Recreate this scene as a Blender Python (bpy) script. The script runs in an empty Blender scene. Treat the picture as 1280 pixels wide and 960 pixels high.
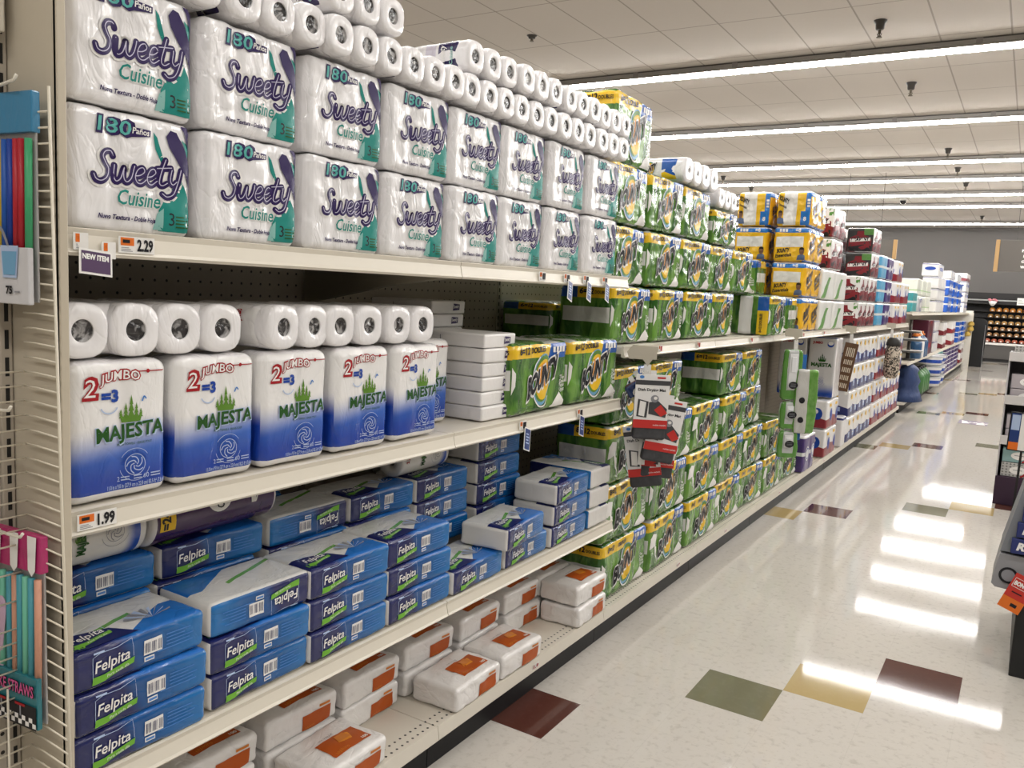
import bpy, bmesh, math, random
from mathutils import Vector, Matrix, noise
random.seed(11)
SC = bpy.context.scene
COL = SC.collection
PI = math.pi

# ------------------------------------------------------------------ camera
RW = [[0.8465817, 0.5300126, 0.0488474], [0.1024184, -0.0721548, -0.992121], [-0.5223121, 0.8449144, -0.1153679]]
cam_d = bpy.data.cameras.new('camera'); cam = bpy.data.objects.new('camera', cam_d); COL.objects.link(cam)
M3 = Matrix(RW).transposed() @ Matrix(((1,0,0),(0,-1,0),(0,0,-1)))
cam.matrix_world = Matrix.Translation((1.523, 0.0, 1.571)) @ M3.to_4x4()
cam_d.sensor_width = 36.0; cam_d.lens = 1034.378/1280*36.0; cam_d.clip_start = .02; cam_d.clip_end = 200
SC.camera = cam

# ------------------------------------------------------------------ world, exposure
w = bpy.data.worlds.new('world'); SC.world = w; w.use_nodes = True
w.node_tree.nodes['Background'].inputs[0].default_value = (.9,.85,.8,1); w.node_tree.nodes['Background'].inputs[1].default_value = .05
SC.view_settings.view_transform = 'Standard'; SC.view_settings.look = 'None'
SC.view_settings.gamma = 1; SC.view_settings.use_curve_mapping = False
SC.view_settings.exposure = 0.0
SC.cycles.use_denoising = True
SC.cycles.max_bounces = 7; SC.cycles.diffuse_bounces = 4; SC.cycles.glossy_bounces = 3
SC.cycles.sample_clamp_indirect = 6
LIGHT_Z = 4.12; CEIL = 4.24
LIGHT_COL = (1.0, .982, .958)
LIGHT_E = 62.0
ROWS = [9.62, 13.15, 16.7, 19.0, 21.5, 23.9, 28.7]
BEHIND = [6.2, 2.7, -0.8, -4.3]
for y in BEHIND:                                   # the rows of tubes that run on over and behind the camera
    l = bpy.data.lights.new('ceiling_tube', 'AREA'); l.shape = 'RECTANGLE'; l.size = 15.0; l.size_y = .075
    l.energy = LIGHT_E*15.0*.075*PI; l.color = LIGHT_COL
    lo = bpy.data.objects.new('ceiling_tube', l); lo.location = (1.0, y, LIGHT_Z); COL.objects.link(lo)

# ------------------------------------------------------------------ node helper
class V:
    def __init__(s, m, k): s.m = m; s.k = k
    def __add__(s, o): return s.m.op('ADD', s, o)
    __radd__ = __add__
    def __sub__(s, o): return s.m.op('SUBTRACT', s, o)
    def __rsub__(s, o): return s.m.op('SUBTRACT', o, s)
    def __mul__(s, o): return s.m.op('MULTIPLY', s, o)
    __rmul__ = __mul__
    def __truediv__(s, o): return s.m.op('DIVIDE', s, o)
    def __gt__(s, o): return s.m.op('GREATER_THAN', s, o)
    def __lt__(s, o): return s.m.op('LESS_THAN', s, o)
    def abs(s): return s.m.op('ABSOLUTE', s)
    def fract(s): return s.m.op('FRACT', s)
    def max(s, o): return s.m.op('MAXIMUM', s, o)
    def min(s, o): return s.m.op('MINIMUM', s, o)
    def sqrt(s): return s.m.op('SQRT', s)

class Mt:
    def __init__(s, name):
        s.mat = bpy.data.materials.new(name); s.mat.use_nodes = True
        s.nt = s.mat.node_tree; s.b = s.nt.nodes['Principled BSDF']; s._uv = None; s._ob = None
    def n(s, t, **k):
        nd = s.nt.nodes.new(t)
        for a, b in k.items(): setattr(nd, a, b)
        return nd
    def put(s, sock, v):
        if isinstance(v, V): s.nt.links.new(v.k, sock)
        elif isinstance(v, (tuple, list)): sock.default_value = tuple(v) if len(v) != 3 or len(sock.default_value) == 3 else (*v, 1)
        else: sock.default_value = v
    def op(s, o, *a):
        nd = s.n('ShaderNodeMath', operation=o)
        for i, x in enumerate(a): s.put(nd.inputs[i], x)
        return V(s, nd.outputs[0])
    def mix(s, f, a, b):
        nd = s.n('ShaderNodeMix', data_type='RGBA')
        s.put(nd.inputs[0], f); s.put(nd.inputs[6], a); s.put(nd.inputs[7], b)
        return V(s, nd.outputs[2])
    def smooth(s, x, a, b):
        nd = s.n('ShaderNodeMapRange', interpolation_type='SMOOTHSTEP')
        s.put(nd.inputs[0], x); nd.inputs[1].default_value = a; nd.inputs[2].default_value = b
        return V(s, nd.outputs[0])
    def uv(s):
        if not s._uv:
            sp = s.n('ShaderNodeSeparateXYZ'); u = s.n('ShaderNodeUVMap'); s.nt.links.new(u.outputs[0], sp.inputs[0])
            s._uv = (V(s, sp.outputs[0]), V(s, sp.outputs[1]))
        return s._uv
    def obj(s):
        if not s._ob:
            c = s.n('ShaderNodeTexCoord'); i = s.n('ShaderNodeObjectInfo'); m = s.n('ShaderNodeVectorMath', operation='MULTIPLY_ADD')
            cx = s.n('ShaderNodeCombineXYZ')
            for k, q in enumerate((37., 91., 53.)): s.put(cx.inputs[k], V(s, i.outputs['Random'])*q)
            s.nt.links.new(c.outputs['Object'], m.inputs[0]); m.inputs[1].default_value = (1, 1, 1); s.nt.links.new(cx.outputs[0], m.inputs[2])
            s._ob = V(s, m.outputs[0])
        return s._ob
    def xyz(s, v):
        sp = s.n('ShaderNodeSeparateXYZ'); s.nt.links.new(v.k, sp.inputs[0]); return [V(s, o) for o in sp.outputs]
    def scale(s, v, sc):
        m = s.n('ShaderNodeVectorMath', operation='MULTIPLY'); s.nt.links.new(v.k, m.inputs[0]); m.inputs[1].default_value = sc
        return V(s, m.outputs[0])
    def noise(s, scale, detail=2, v=None, dist=0.0, rough=.5):
        nd = s.n('ShaderNodeTexNoise'); nd.inputs['Scale'].default_value = scale; nd.inputs['Detail'].default_value = detail
        nd.inputs['Roughness'].default_value = rough; nd.inputs['Distortion'].default_value = dist
        s.nt.links.new((v or s.obj()).k, nd.inputs['Vector']); return V(s, nd.outputs['Fac'])
    def bump(s, h, strength=.4, distance=.01):
        b = s.n('ShaderNodeBump'); b.inputs['Strength'].default_value = strength; b.inputs['Distance'].default_value = distance
        s.nt.links.new(h.k, b.inputs['Height']); s.nt.links.new(b.outputs[0], s.b.inputs['Normal'])
    def fin(s, col, rough=.5, spec=.5, metal=0, coat=0):
        s.put(s.b.inputs['Base Color'], col); s.put(s.b.inputs['Roughness'], rough)
        s.b.inputs['Specular IOR Level'].default_value = spec; s.b.inputs['Metallic'].default_value = metal
        s.b.inputs['Coat Weight'].default_value = coat; s.b.inputs['Coat Roughness'].default_value = .07
        return s.mat
    def film(s, col, rough=.26, k=1.0, coat=.25, st=(1, 1, .5)):
        """glossy wrinkled plastic wrap over whatever colour lies below"""
        v = s.scale(s.obj(), st)
        a = s.noise(13, 3, v, .9); b = s.noise(34, 2, v, .4)
        c = s.noise(5, 2, v, 1.4, .5)
        crease = (a-.5).abs().min(.05)*8.0; fold = (c-.52).abs().min(.035)*9.0
        s.bump(crease*.14+fold*.20+a*.62+b*.12, min(1.0, .75*k), .013)
        return s.fin(col, rough, .5, 0, coat)

_mats = {}
def plain(name, col, rough=.5, spec=.4, metal=0, coat=0, film=0, emit=0):
    if name in _mats: return _mats[name]
    m = Mt(name)
    if film: mat = m.film(col, rough, film, coat or .2)
    else: mat = m.fin(col, rough, spec, metal, coat)
    if emit:
        m.b.inputs['Emission Color'].default_value = (*col, 1); m.b.inputs['Emission Strength'].default_value = emit
    _mats[name] = mat; return mat
def ink(name, col, rough=.38): return plain('ink_'+name, col, rough, .28)

# ------------------------------------------------------------------ object helpers
def link(name, me, parent=None, loc=(0,0,0), rot=(0,0,0)):
    o = bpy.data.objects.new(name, me); COL.objects.link(o)
    o.location = loc; o.rotation_euler = rot
    if parent: o.parent = parent
    return o
def thing(name, label, cat, loc=(0,0,0), rz=0, group=None):
    o = bpy.data.objects.new(name, None); COL.objects.link(o); o.empty_display_size = .05
    o.location = loc; o.rotation_euler = (0,0,rz); return tag(o, label, cat, group)
def tag(o, label=None, cat=None, group=None, kind=None):
    if label: o['label'] = label
    if cat: o['category'] = cat
    if group: o['group'] = group
    if kind: o['kind'] = kind
    return o
def dup(root, loc, label, rz=None, group=None, rot=None):
    r = root.copy(); COL.objects.link(r); r.location = loc
    if rz is not None: r.rotation_euler = (0,0,rz)
    if rot is not None: r.rotation_euler = rot
    r['label'] = label
    if group: r['group'] = group
    for ch in list(root.children):
        c = ch.copy(); COL.objects.link(c); c.parent = r
        for g in list(ch.children):
            d = g.copy(); COL.objects.link(d); d.parent = c
    return r
def mesh_of(bm, mats, smooth=True, name='m', angle=None):
    me = bpy.data.meshes.new(name); bm.to_mesh(me); bm.free()
    for m in (mats if isinstance(mats, (list, tuple)) else [mats]): me.materials.append(m)
    if smooth:
        for p in me.polygons: p.use_smooth = True
        if angle: me.set_sharp_from_angle(angle=math.radians(angle))
    return me
def add_box(bm, a, b, mi=0, bev=0):
    x0,y0,z0 = a; x1,y1,z1 = b
    vs = [bm.verts.new(p) for p in ((x0,y0,z0),(x1,y0,z0),(x1,y1,z0),(x0,y1,z0),(x0,y0,z1),(x1,y0,z1),(x1,y1,z1),(x0,y1,z1))]
    fs = [bm.faces.new([vs[i] for i in f]) for f in ((0,3,2,1),(4,5,6,7),(0,1,5,4),(1,2,6,5),(2,3,7,6),(3,0,4,7))]
    for f in fs: f.material_index = mi
    if bev:
        es = list({e for f in fs for e in f.edges})
        r = bmesh.ops.bevel(bm, geom=es, offset=bev, segments=2, affect='EDGES', profile=.5)
        for f in r['faces']: f.material_index = mi
    return fs
def add_cyl(bm, p0, p1, r0, r1=None, n=12, mi=0, caps=True):
    r1 = r0 if r1 is None else r1
    p0, p1 = Vector(p0), Vector(p1); d = (p1-p0).normalized()
    a = d.orthogonal().normalized(); b = d.cross(a)
    A = [bm.verts.new(p0+(a*math.cos(t)+b*math.sin(t))*r0) for t in [2*PI*i/n for i in range(n)]]
    B = [bm.verts.new(p1+(a*math.cos(t)+b*math.sin(t))*r1) for t in [2*PI*i/n for i in range(n)]]
    for i in range(n): bm.faces.new((A[i], A[(i+1)%n], B[(i+1)%n], B[i])).material_index = mi
    if caps:
        bm.faces.new(A[::-1]).material_index = mi; bm.faces.new(B).material_index = mi
def add_lathe(bm, prof, n=20, mi=0, org=(0,0,0)):
    """prof: (radius, z) turned about z"""
    rings = []
    for r, z in prof:
        rings.append([bm.verts.new((org[0]+r*math.cos(2*PI*i/n), org[1]+r*math.sin(2*PI*i/n), org[2]+z)) for i in range(n)])
    for A, B in zip(rings, rings[1:]):
        for i in range(n): bm.faces.new((A[i], A[(i+1)%n], B[(i+1)%n], B[i])).material_index = mi
    bm.faces.new(rings[0][::-1]).material_index = mi; bm.faces.new(rings[-1]).material_index = mi
def add_prism(bm, prof, y0, y1, mi=0):
    """prof: closed (x, z) outline, extruded along y"""
    A = [bm.verts.new((x, y0, z)) for x, z in prof]; B = [bm.verts.new((x, y1, z)) for x, z in prof]
    n = len(prof)
    for i in range(n): bm.faces.new((A[i], A[(i+1)%n], B[(i+1)%n], B[i])).material_index = mi
    bm.faces.new(A[::-1]).material_index = mi; bm.faces.new(B).material_index = mi
def add_tube(bm, pts, r, n=6, mi=0):
    pts = [Vector(p) for p in pts]; rings = []
    for i, p in enumerate(pts):
        d = (pts[min(i+1, len(pts)-1)]-pts[max(i-1, 0)]).normalized()
        a = d.cross(Vector((.137,.31,.94))).normalized(); b = d.cross(a)
        rings.append([bm.verts.new(p+(a*math.cos(2*PI*k/n)+b*math.sin(2*PI*k/n))*r) for k in range(n)])
    for A, B in zip(rings, rings[1:]):
        for k in range(n): bm.faces.new((A[k], A[(k+1)%n], B[(k+1)%n], B[k])).material_index = mi
    bm.faces.new(rings[0][::-1]).material_index = mi; bm.faces.new(rings[-1]).material_index = mi
def boxm(a, b, mat, bev=0):
    bm = bmesh.new(); add_box(bm, a, b, 0, bev); return mesh_of(bm, mat, False)
def part(name, parent, mat, fn, smooth=False, angle=None):
    bm = bmesh.new(); fn(bm); bmesh.ops.recalc_face_normals(bm, faces=bm.faces[:])
    return link(name, mesh_of(bm, mat, smooth, name, angle), parent)

# ------------------------------------------------------------------ soft wrapped bodies
cusp = lambda a: ((1+math.cos(2*PI*a))/2)**4
class Body:
    """a rounded soft box: front at x=0 facing +x, width along y (centred), base at z=0; bulges and dents by disp"""
    def __init__(s, w, d, h, rc=.012, groove=(0,0), gd=(0,0), gz=(0,0), top=0.0, rumple=.0015, seed=0, pinch=0.0, nseg=(18,12,14)):
        s.w, s.d, s.h, s.rc = w, d, h, rc; s.groove, s.gd, s.gz = groove, gd, gz
        s.top, s.rumple, s.seed, s.pinch, s.nseg = top, rumple, seed, pinch, nseg
    def pt(s, p):
        H = (s.d/2, s.w/2, s.h/2); rc = min(s.rc, min(H)*.98)
        q = Vector([max(-(H[i]-rc), min(H[i]-rc, p[i])) for i in range(3)])
        n = Vector(p)-q
        if n.length < 1e-9: n = Vector((0,0,1))
        n.normalize(); r = q+n*rc
        g, amp = s.groove
        if g > 1:                                     # dents between the rolls, front and back
            t = cusp((p[1]/s.w+.5)*g); r.x -= math.copysign(amp*t, n.x)*abs(n.x)
            if n.z > .3: r.z -= amp*.5*t*n.z
        g, amp = s.gd
        if g > 1:
            t = cusp((p[0]/s.d+.5)*g); r.y -= math.copysign(amp*t, n.y)*abs(n.y)
        g, amp = s.gz
        if g > 1:
            k = amp*cusp((p[2]/s.h+.5)*g)
            r.x -= n.x*k; r.y -= n.y*k
        if s.top and n.z > 0: r.z += s.top*n.z*(1-(2*p[1]/s.w)**2)*(1-(2*p[0]/s.d)**2)
        if s.pinch:
            k = 1-s.pinch*(abs(2*p[2]/s.h)**3); r.x *= k; r.y *= k
        if s.rumple:
            v = Vector((p[0], p[1], p[2]))*17+Vector((s.seed*7.3, s.seed*3.1, 0))
            r += n*(noise.noise(v)*s.rumple+noise.noise(v*2.7)*s.rumple*.5)
        return r-Vector((s.d/2, 0, -s.h/2)), n
    def surf(s, side):
        def f(u, v):
            if side == 'front': p = (s.d/2, u-s.w/2, v-s.h/2)
            elif side == 'left': p = (u-s.d/2, -s.w/2, v-s.h/2)
            elif side == 'right': p = (s.d/2-u, s.w/2, v-s.h/2)
            else: p = (s.d/2-v, u-s.w/2, s.h/2)
            return s.pt(p)
        return f
    def mesh(s, mats, name='wrapper'):
        """mats: dict front/left/right/top/bottom/back"""
        bm = bmesh.new(); uvl = bm.loops.layers.uv.new('UVMap'); cache = {}
        H = (s.d/2, s.w/2, s.h/2); ax = {'x':(1,2,0), 'y':(0,2,1), 'z':(0,1,2)}
        sides = [('front','x',1),('left','y',-1),('right','y',1),('top','z',1),('bottom','z',-1),('back','x',-1)]
        ml = []; segs = {0: s.nseg[1], 1: s.nseg[0], 2: s.nseg[2]}
        def lin(i):
            n = segs[i]; rc = min(s.rc, H[i]*.9); c = [-H[i], -H[i]+rc*.35, -H[i]+rc*.9]
            inner = [(-H[i]+rc*1.1)+(2*H[i]-2.2*rc)*k/(n-1) for k in range(n)]
            return c+inner+[-t for t in c[::-1]]
        L = [lin(0), lin(1), lin(2)]
        def vert(p):
            k = tuple(round(c, 6) for c in p)
            if k not in cache: cache[k] = bm.verts.new(s.pt(p)[0])
            return cache[k]
        for nm, a, sg in sides:
            m = mats.get(nm) or mats['front']
            if m not in ml: ml.append(m)
            mi = ml.index(m); i, j, k = ax[a]
            for A0, A1 in zip(L[i], L[i][1:]):
                for B0, B1 in zip(L[j], L[j][1:]):
                    ps = []
                    for (A, B) in ((A0,B0),(A1,B0),(A1,B1),(A0,B1)):
                        p = [0,0,0]; p[i] = A; p[j] = B; p[k] = sg*H[k]; ps.append(p)
                    flip = (sg < 0) != (a == 'y')
                    if flip: ps = ps[::-1]
                    vs = [vert(p) for p in ps]
                    if len(set(vs)) < 4: continue
                    f = bm.faces.new(vs); f.material_index = mi
                    for lp, p in zip(f.loops, ps):
                        u = (p[1]+s.w/2)/s.w; v = (p[2]+s.h/2)/s.h; e = (p[0]+s.d/2)/s.d
                        lp[uvl].uv = {'front':(u,v),'back':(1-u,v),'left':(e,v),'right':(1-e,v),'top':(u,1-e),'bottom':(u,e)}[nm]
        return mesh_of(bm, ml, True, name)

# ------------------------------------------------------------------ print: lettering and flat marks that lie on a surface
_txt = {}
def text2d(t, bold=0.0, res=2):
    k = (t, bold, res)
    if k not in _txt:
        c = bpy.data.curves.new('t', 'FONT'); c.body = t; c.size = 1; c.offset = bold; c.resolution_u = res; c.fill_mode = 'FRONT'
        o = bpy.data.objects.new('t', c)
        me = bpy.data.meshes.new_from_object(o)
        _txt[k] = ([(v.co.x, v.co.y) for v in me.vertices], [tuple(p.vertices) for p in me.polygons])
        bpy.data.objects.remove(o); bpy.data.meshes.remove(me); bpy.data.curves.remove(c)
    return _txt[k]
def catmull(pts, n=6):
    if len(pts) < 3: return pts
    P = [pts[0]]+list(pts)+[pts[-1]]; out = []
    for i in range(1, len(P)-2):
        p0, p1, p2, p3 = P[i-1:i+3]
        for k in range(n):
            t = k/n
            out.append(tuple(.5*((2*p1[a])+(-p0[a]+p2[a])*t+(2*p0[a]-5*p1[a]+4*p2[a]-p3[a])*t*t+(-p0[a]+3*p1[a]-3*p2[a]+p3[a])*t**3) for a in (0,1)))
    return out+[tuple(pts[-1])]
class Print:
    def __init__(s): s.v = []; s.f = []; s.mats = []
    def mi(s, m):
        if m not in s.mats: s.mats.append(m)
        return s.mats.index(m)
    def poly(s, pts, mat, layer=0):
        b = len(s.v); s.v += [(x, y, layer) for x, y in pts]; s.f.append((tuple(range(b, b+len(pts))), s.mi(mat)))
        return s
    def rect(s, x0, y0, x1, y1, mat, layer=0): return s.poly([(x0,y0),(x1,y0),(x1,y1),(x0,y1)], mat, layer)
    def ell(s, cx, cy, rx, ry, mat, layer=0, n=28, rot=0):
        c, q = math.cos(rot), math.sin(rot)
        return s.poly([(cx+rx*math.cos(t)*c-ry*math.sin(t)*q, cy+rx*math.cos(t)*q+ry*math.sin(t)*c) for t in [2*PI*i/n for i in range(n)]], mat, layer)
    def ring(s, cx, cy, r0, r1, mat, layer=0, n=28, a0=0, a1=2*PI, sx=1):
        for i in range(n):
            t, u = a0+(a1-a0)*i/n, a0+(a1-a0)*(i+1)/n
            s.poly([(cx+sx*r0*math.cos(t), cy+r0*math.sin(t)), (cx+sx*r1*math.cos(t), cy+r1*math.sin(t)), (cx+sx*r1*math.cos(u), cy+r1*math.sin(u)), (cx+sx*r0*math.cos(u), cy+r0*math.sin(u))], mat, layer)
        return s
    def text(s, t, x, y, size, mat, layer=1, bold=0.0, width=None, shear=0.0, rise=0.0, rot=0.0, align='l', arch=0.0, flipx=False):
        """cap height about .73*size; width squeezes to fit; shear leans, rise slopes the baseline with upright stems"""
        vs, fs = text2d(t, bold)
        if not vs: return s
        x0 = min(v[0] for v in vs); x1 = max(v[0] for v in vs)
        sx = size if not width else width/max(1e-6, x1-x0)
        W = (x1-x0)*sx; off = {'l':0, 'c':-W/2, 'r':-W}[align]
        c, q = math.cos(rot), math.sin(rot); b = len(s.v)
        for X, Y in vs:
            a = (X-x0)*sx+off; d = Y*size; a += shear*d
            d += rise*a
            if arch: d += arch*(1-((X-x0)*sx/W*2-1)**2)
            s.v.append((x+a*c-d*q, y+a*q+d*c, layer))
        k = s.mi(mat)
        for f in fs: s.f.append((tuple(b+i for i in f), k))
        return s
    def stroke(s, pts, wd, mat, layer=1, smooth=True, n=5):
        P = catmull(pts, n) if smooth else list(pts)
        L, Rr = [], []
        for i, p in enumerate(P):
            a, c = P[max(i-1,0)], P[min(i+1, len(P)-1)]
            dx, dy = c[0]-a[0], c[1]-a[1]; l = math.hypot(dx, dy) or 1
            nx, ny = -dy/l*wd/2, dx/l*wd/2
            L.append((p[0]+nx, p[1]+ny)); Rr.append((p[0]-nx, p[1]-ny))
        for i in range(len(P)-1): s.poly([L[i], Rr[i], Rr[i+1], L[i+1]], mat, layer)
        for e in (P[0], P[-1]): s.ell(e[0], e[1], wd/2, wd/2, mat, layer, 10)
        return s
    def mesh(s, surf, eps=.0016, fine=.02, name='print', step=.0006):
        bm = bmesh.new(); vv = [bm.verts.new(v) for v in s.v]
        for f, k in s.f:
            try: bm.faces.new([vv[i] for i in f]).material_index = k
            except ValueError: pass
        big = [f for f in bm.faces if len(f.verts) > 4]
        if big: bmesh.ops.triangulate(bm, faces=big)
        for _ in range(3):
            es = [e for e in bm.edges if e.calc_length() > fine and abs(e.verts[0].co.z-e.verts[1].co.z) < .1]
            if not es: break
            bmesh.ops.subdivide_edges(bm, edges=es, cuts=1, use_grid_fill=False)
            ng = [f for f in bm.faces if len(f.verts) > 4]
            if ng: bmesh.ops.triangulate(bm, faces=ng)
        for f in bm.faces:
            f.normal_update()
            if f.normal.z < 0: f.normal_flip()
        for v in bm.verts:
            p, n = surf(v.co.x, v.co.y); v.co = p+n*(eps+step*v.co.z)
        me = mesh_of(bm, s.mats, True, name); return me
    def build(s, name, parent, surf, **k): return link(name, s.mesh(surf, name=name, **k), parent)
def flat(o, ux, vx):
    """surf for a flat panel: origin o, unit axes ux (right) and vx (up)"""
    o, ux, vx = Vector(o), Vector(ux), Vector(vx); n = ux.cross(vx).normalized()
    return lambda u, v: (o+ux*u+vx*v, n)
FRONT = lambda x=0, y=0, z=0: flat((x,y,z), (0,1,0), (0,0,1))       # faces the aisle (+x)
LEFTF = lambda x=0, y=0, z=0: flat((x,y,z), (1,0,0), (0,0,1))       # faces -y, towards the camera
ORD = ['first','second','third','fourth','fifth','sixth','seventh','eighth','ninth','tenth','eleventh','twelfth']
# ================================================================== the building
TILE = .3048; GX, GY = .52, 3.0343
def floor_mat(name, col, speck, spc):
    m = Mt(name); c = m.n('ShaderNodeNewGeometry'); p = V(m, c.outputs['Position'])
    a = m.noise(34, 4, p, .25); b = m.noise(90, 2, p)
    base = m.mix(m.smooth(a, .5, .75)*.34*spc, col, speck)
    base = m.mix(m.smooth(b, .60, .74)*.28*spc, base, speck)
    X, Y, _ = m.xyz(p)
    gx = (((X-GX)/TILE).fract()-.5).abs(); gy = (((Y-GY)/TILE).fract()-.5).abs()
    base = m.mix((gx.max(gy) > .4955)*.10, base, (.22,.2,.17))
    h = m.noise(2.2, 2, p); h2 = m.noise(240, 1, p)
    m.bump(h*.22+h2*.02, .05, .02)
    m.fin(base, V(m, m.noise(3, 2, p).k)*.04+.035, .15)
    return m.mat
FM = [floor_mat('floor_cream', (.56,.525,.475), (.36,.325,.28), 1.25), floor_mat('floor_green', (.165,.16,.10), (.23,.22,.15), .6),
      floor_mat('floor_tan', (.42,.315,.14), (.50,.39,.20), .5), floor_mat('floor_brown', (.085,.03,.022), (.125,.055,.042), .6)]
def build_floor():
    bm = bmesh.new(); vs = {}
    def v(i, j):
        if (i,j) not in vs: vs[i,j] = bm.verts.new((GX+TILE*i, GY+TILE*j, 0))
        return vs[i,j]
    for i in range(-30, 32):
        for j in range(-36, 93):
            f = bm.faces.new((v(i,j), v(i+1,j), v(i+1,j+1), v(i,j+1))); k = (j-i)
            if k % 12 == 0: f.material_index = {0:1, 1:2, 2:3, 3:0}[(i-k//12) % 4]
    return tag(link('floor', mesh_of(bm, FM, False)), kind='structure')
build_floor()
def ceil_mat():
    m = Mt('ceiling_tile'); c = m.n('ShaderNodeNewGeometry'); p = V(m, c.outputs['Position']); X, Y, _ = m.xyz(p)
    gx = (((X+.75)/.615).fract()-.5).abs(); gy = (((Y-10.55)/1.18).fract()-.5).abs()
    g = (gx > .487).max(gy > .4935)
    tone = m.noise(.8, 1, m.scale(p, (1.6,.85,1)))
    base = m.mix(tone*.5, (.56,.52,.475), (.50,.465,.42))
    base = m.mix(m.noise(60, 2, p)*.2, base, (.44,.405,.365))
    return m.fin(m.mix(g*.62, base, (.19,.165,.14)), .85, .2)
X0, X1, Y0, Y1 = -8.62, 10.2, -7.9, 31.0
tag(link('ceiling', boxm((X0,Y0,CEIL),(X1,Y1,CEIL+.1), ceil_mat())), kind='structure')
wm = Mt('wall_paint'); wall_m = wm.fin(wm.mix(wm.noise(1.4, 2)*.5, (.125,.117,.112), (.145,.136,.13)), .8, .2)
tag(link('wall_back', boxm((X0,Y1,0),(X1,Y1+.1,CEIL), wall_m)), kind='structure')
tag(link('wall_left', boxm((X0-.1,Y0,0),(X0,Y1,CEIL), wall_m)), kind='structure')
tag(link('wall_right', boxm((X1,Y0,0),(X1+.1,Y1,CEIL), wall_m)), kind='structure')
tag(link('wall_front', boxm((X0,Y0-.1,0),(X1,Y0,CEIL), wall_m)), kind='structure')

def add_prism_x(bm, prof, x0, x1, mi=0):
    A = [bm.verts.new((x0, a, b)) for a, b in prof]; B = [bm.verts.new((x1, a, b)) for a, b in prof]; n = len(prof)
    for i in range(n): bm.faces.new((A[i], A[(i+1)%n], B[(i+1)%n], B[i])).material_index = mi
    bm.faces.new(A[::-1]).material_index = mi; bm.faces.new(B).material_index = mi
# ---- strip lights
grey_ch = plain('light_channel', (.42,.40,.38), .45, .4)
dark_gap = plain('dark_gap_shade', (.10,.095,.09), .6)  # for a dark strip that stands in for the shaded gap under the ceiling
lm = Mt('light_diffuser'); lm.fin((.9,.9,.88), .5)
lm.b.inputs['Emission Color'].default_value = (*LIGHT_COL, 1); lm.b.inputs['Emission Strength'].default_value = LIGHT_E
DESC = ['nearest of the strip lights that cross the ceiling over the aisle', 'strip light just beyond the nearest one on the ceiling', 'third ceiling strip light counting away down the aisle',
        'fourth ceiling strip light, above the yellow towel stack', 'fifth ceiling strip light, beyond the yellow towel stack', 'sixth ceiling strip light, last but one before the back wall', 'ceiling strip light nearest the dark back wall']
for y, d in zip(ROWS, DESC):
    t = thing('strip_light', 'long white '+d, 'ceiling light', (0, y, CEIL), 0, 'ceiling strip lights')
    xs = [X0+.3+2.44*k for k in range(8)]
    dz = LIGHT_Z-CEIL
    def ch(bm):
        add_box(bm, (X0+.3, -.06, dz+.05), (9.9, .06, -.001), 0, .004); add_prism_x(bm, [(-.085,dz+.05),(-.085,dz+.035),(-.06,dz+.055),(.06,dz+.055),(.085,dz+.035),(.085,dz+.05),(.06,dz+.065),(-.06,dz+.065)], X0+.3, 9.9)
        add_box(bm, (X0+.3, -.063, -.014), (9.9, -.060, -.001), 1)
    part('channel', t, [grey_ch, dark_gap], ch)
    def clips(bm):
        for k in range(15):
            x = X0+.9+1.22*k; add_box(bm, (x-.03, -.068, dz+.056), (x+.03, .068, -.005))
    part('clip', t, dark_gap if y < 5 else plain('clip_grey', (.30,.28,.27), .5), clips)
    for x in xs:
        def dif(bm):
            pr = [(-.036, dz+.052), (-.036, dz+.025), (-.026, dz+.007), (0, dz), (.026, dz+.007), (.036, dz+.025), (.036, dz+.052)]
            A = [bm.verts.new((x+.008, a, b)) for a, b in pr]; B = [bm.verts.new((min(x+2.432, 9.88), a, b)) for a, b in pr]
            for i in range(len(pr)): bm.faces.new((A[i], A[(i+1)%7], B[(i+1)%7], B[i]))
            bm.faces.new(A[::-1]); bm.faces.new(B)
        part('diffuser', t, lm.mat, dif)
# ---- sprinklers, smoke head, camera dome
met = plain('dark_metal', (.06,.055,.05), .4, .5, .6)
def sprinkler():
    t = thing('fire_sprinkler', 'x', 'sprinkler')
    part('cup', t, met, lambda b: add_lathe(b, [(.062,0),(.06,-.012),(.045,-.03),(.04,-.075),(.03,-.085)], 16), True, 40)
    def head(b):
        add_lathe(b, [(.014,-.084),(.014,-.12),(.006,-.125),(.006,-.15)], 10)
        add_lathe(b, [(.026,-.15),(.026,-.156)], 12)
        for s in (-1, 1): add_cyl(b, (.02*s,0,-.118), (.008*s,0,-.15), .004, n=6)
    part('head', t, plain('brass_dark', (.13,.11,.08), .35, .5, .8), head, True, 40)
    return t
sp0 = sprinkler(); first = True
for (x, y), d in zip([(.04,8.68),(.03,11.16),(.07,15.85),(.07,17.99),(.08,20.13),(-3.27,7.81),(-4.53,18.21),(-4.46,20.13),(.07,27.2)],
    ['in front of the nearest strip light', 'between the nearest two strip lights', 'between the second and third strip lights', 'just past the third strip light', 'small and far, past the fourth strip light', 'above the white roll packs at top centre',
     'over the yellow stack, past the third strip light', 'above the yellow stack past the fourth strip light', 'smallest one, near the back wall']):
    lb = 'dark fire sprinkler hanging from the ceiling '+d
    if first: sp0.location = (x, y, CEIL); sp0['label'] = lb; sp0['group'] = 'fire sprinklers'; first = False
    else:
        o = dup(sp0, (x, y, CEIL), lb)
        if x < -3 and y < 9: o.scale = (.9, .9, .38)
t = thing('security_camera', 'small black camera dome on the ceiling near the far strip lights', 'camera', (-1.46, 22.9, CEIL))
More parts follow.
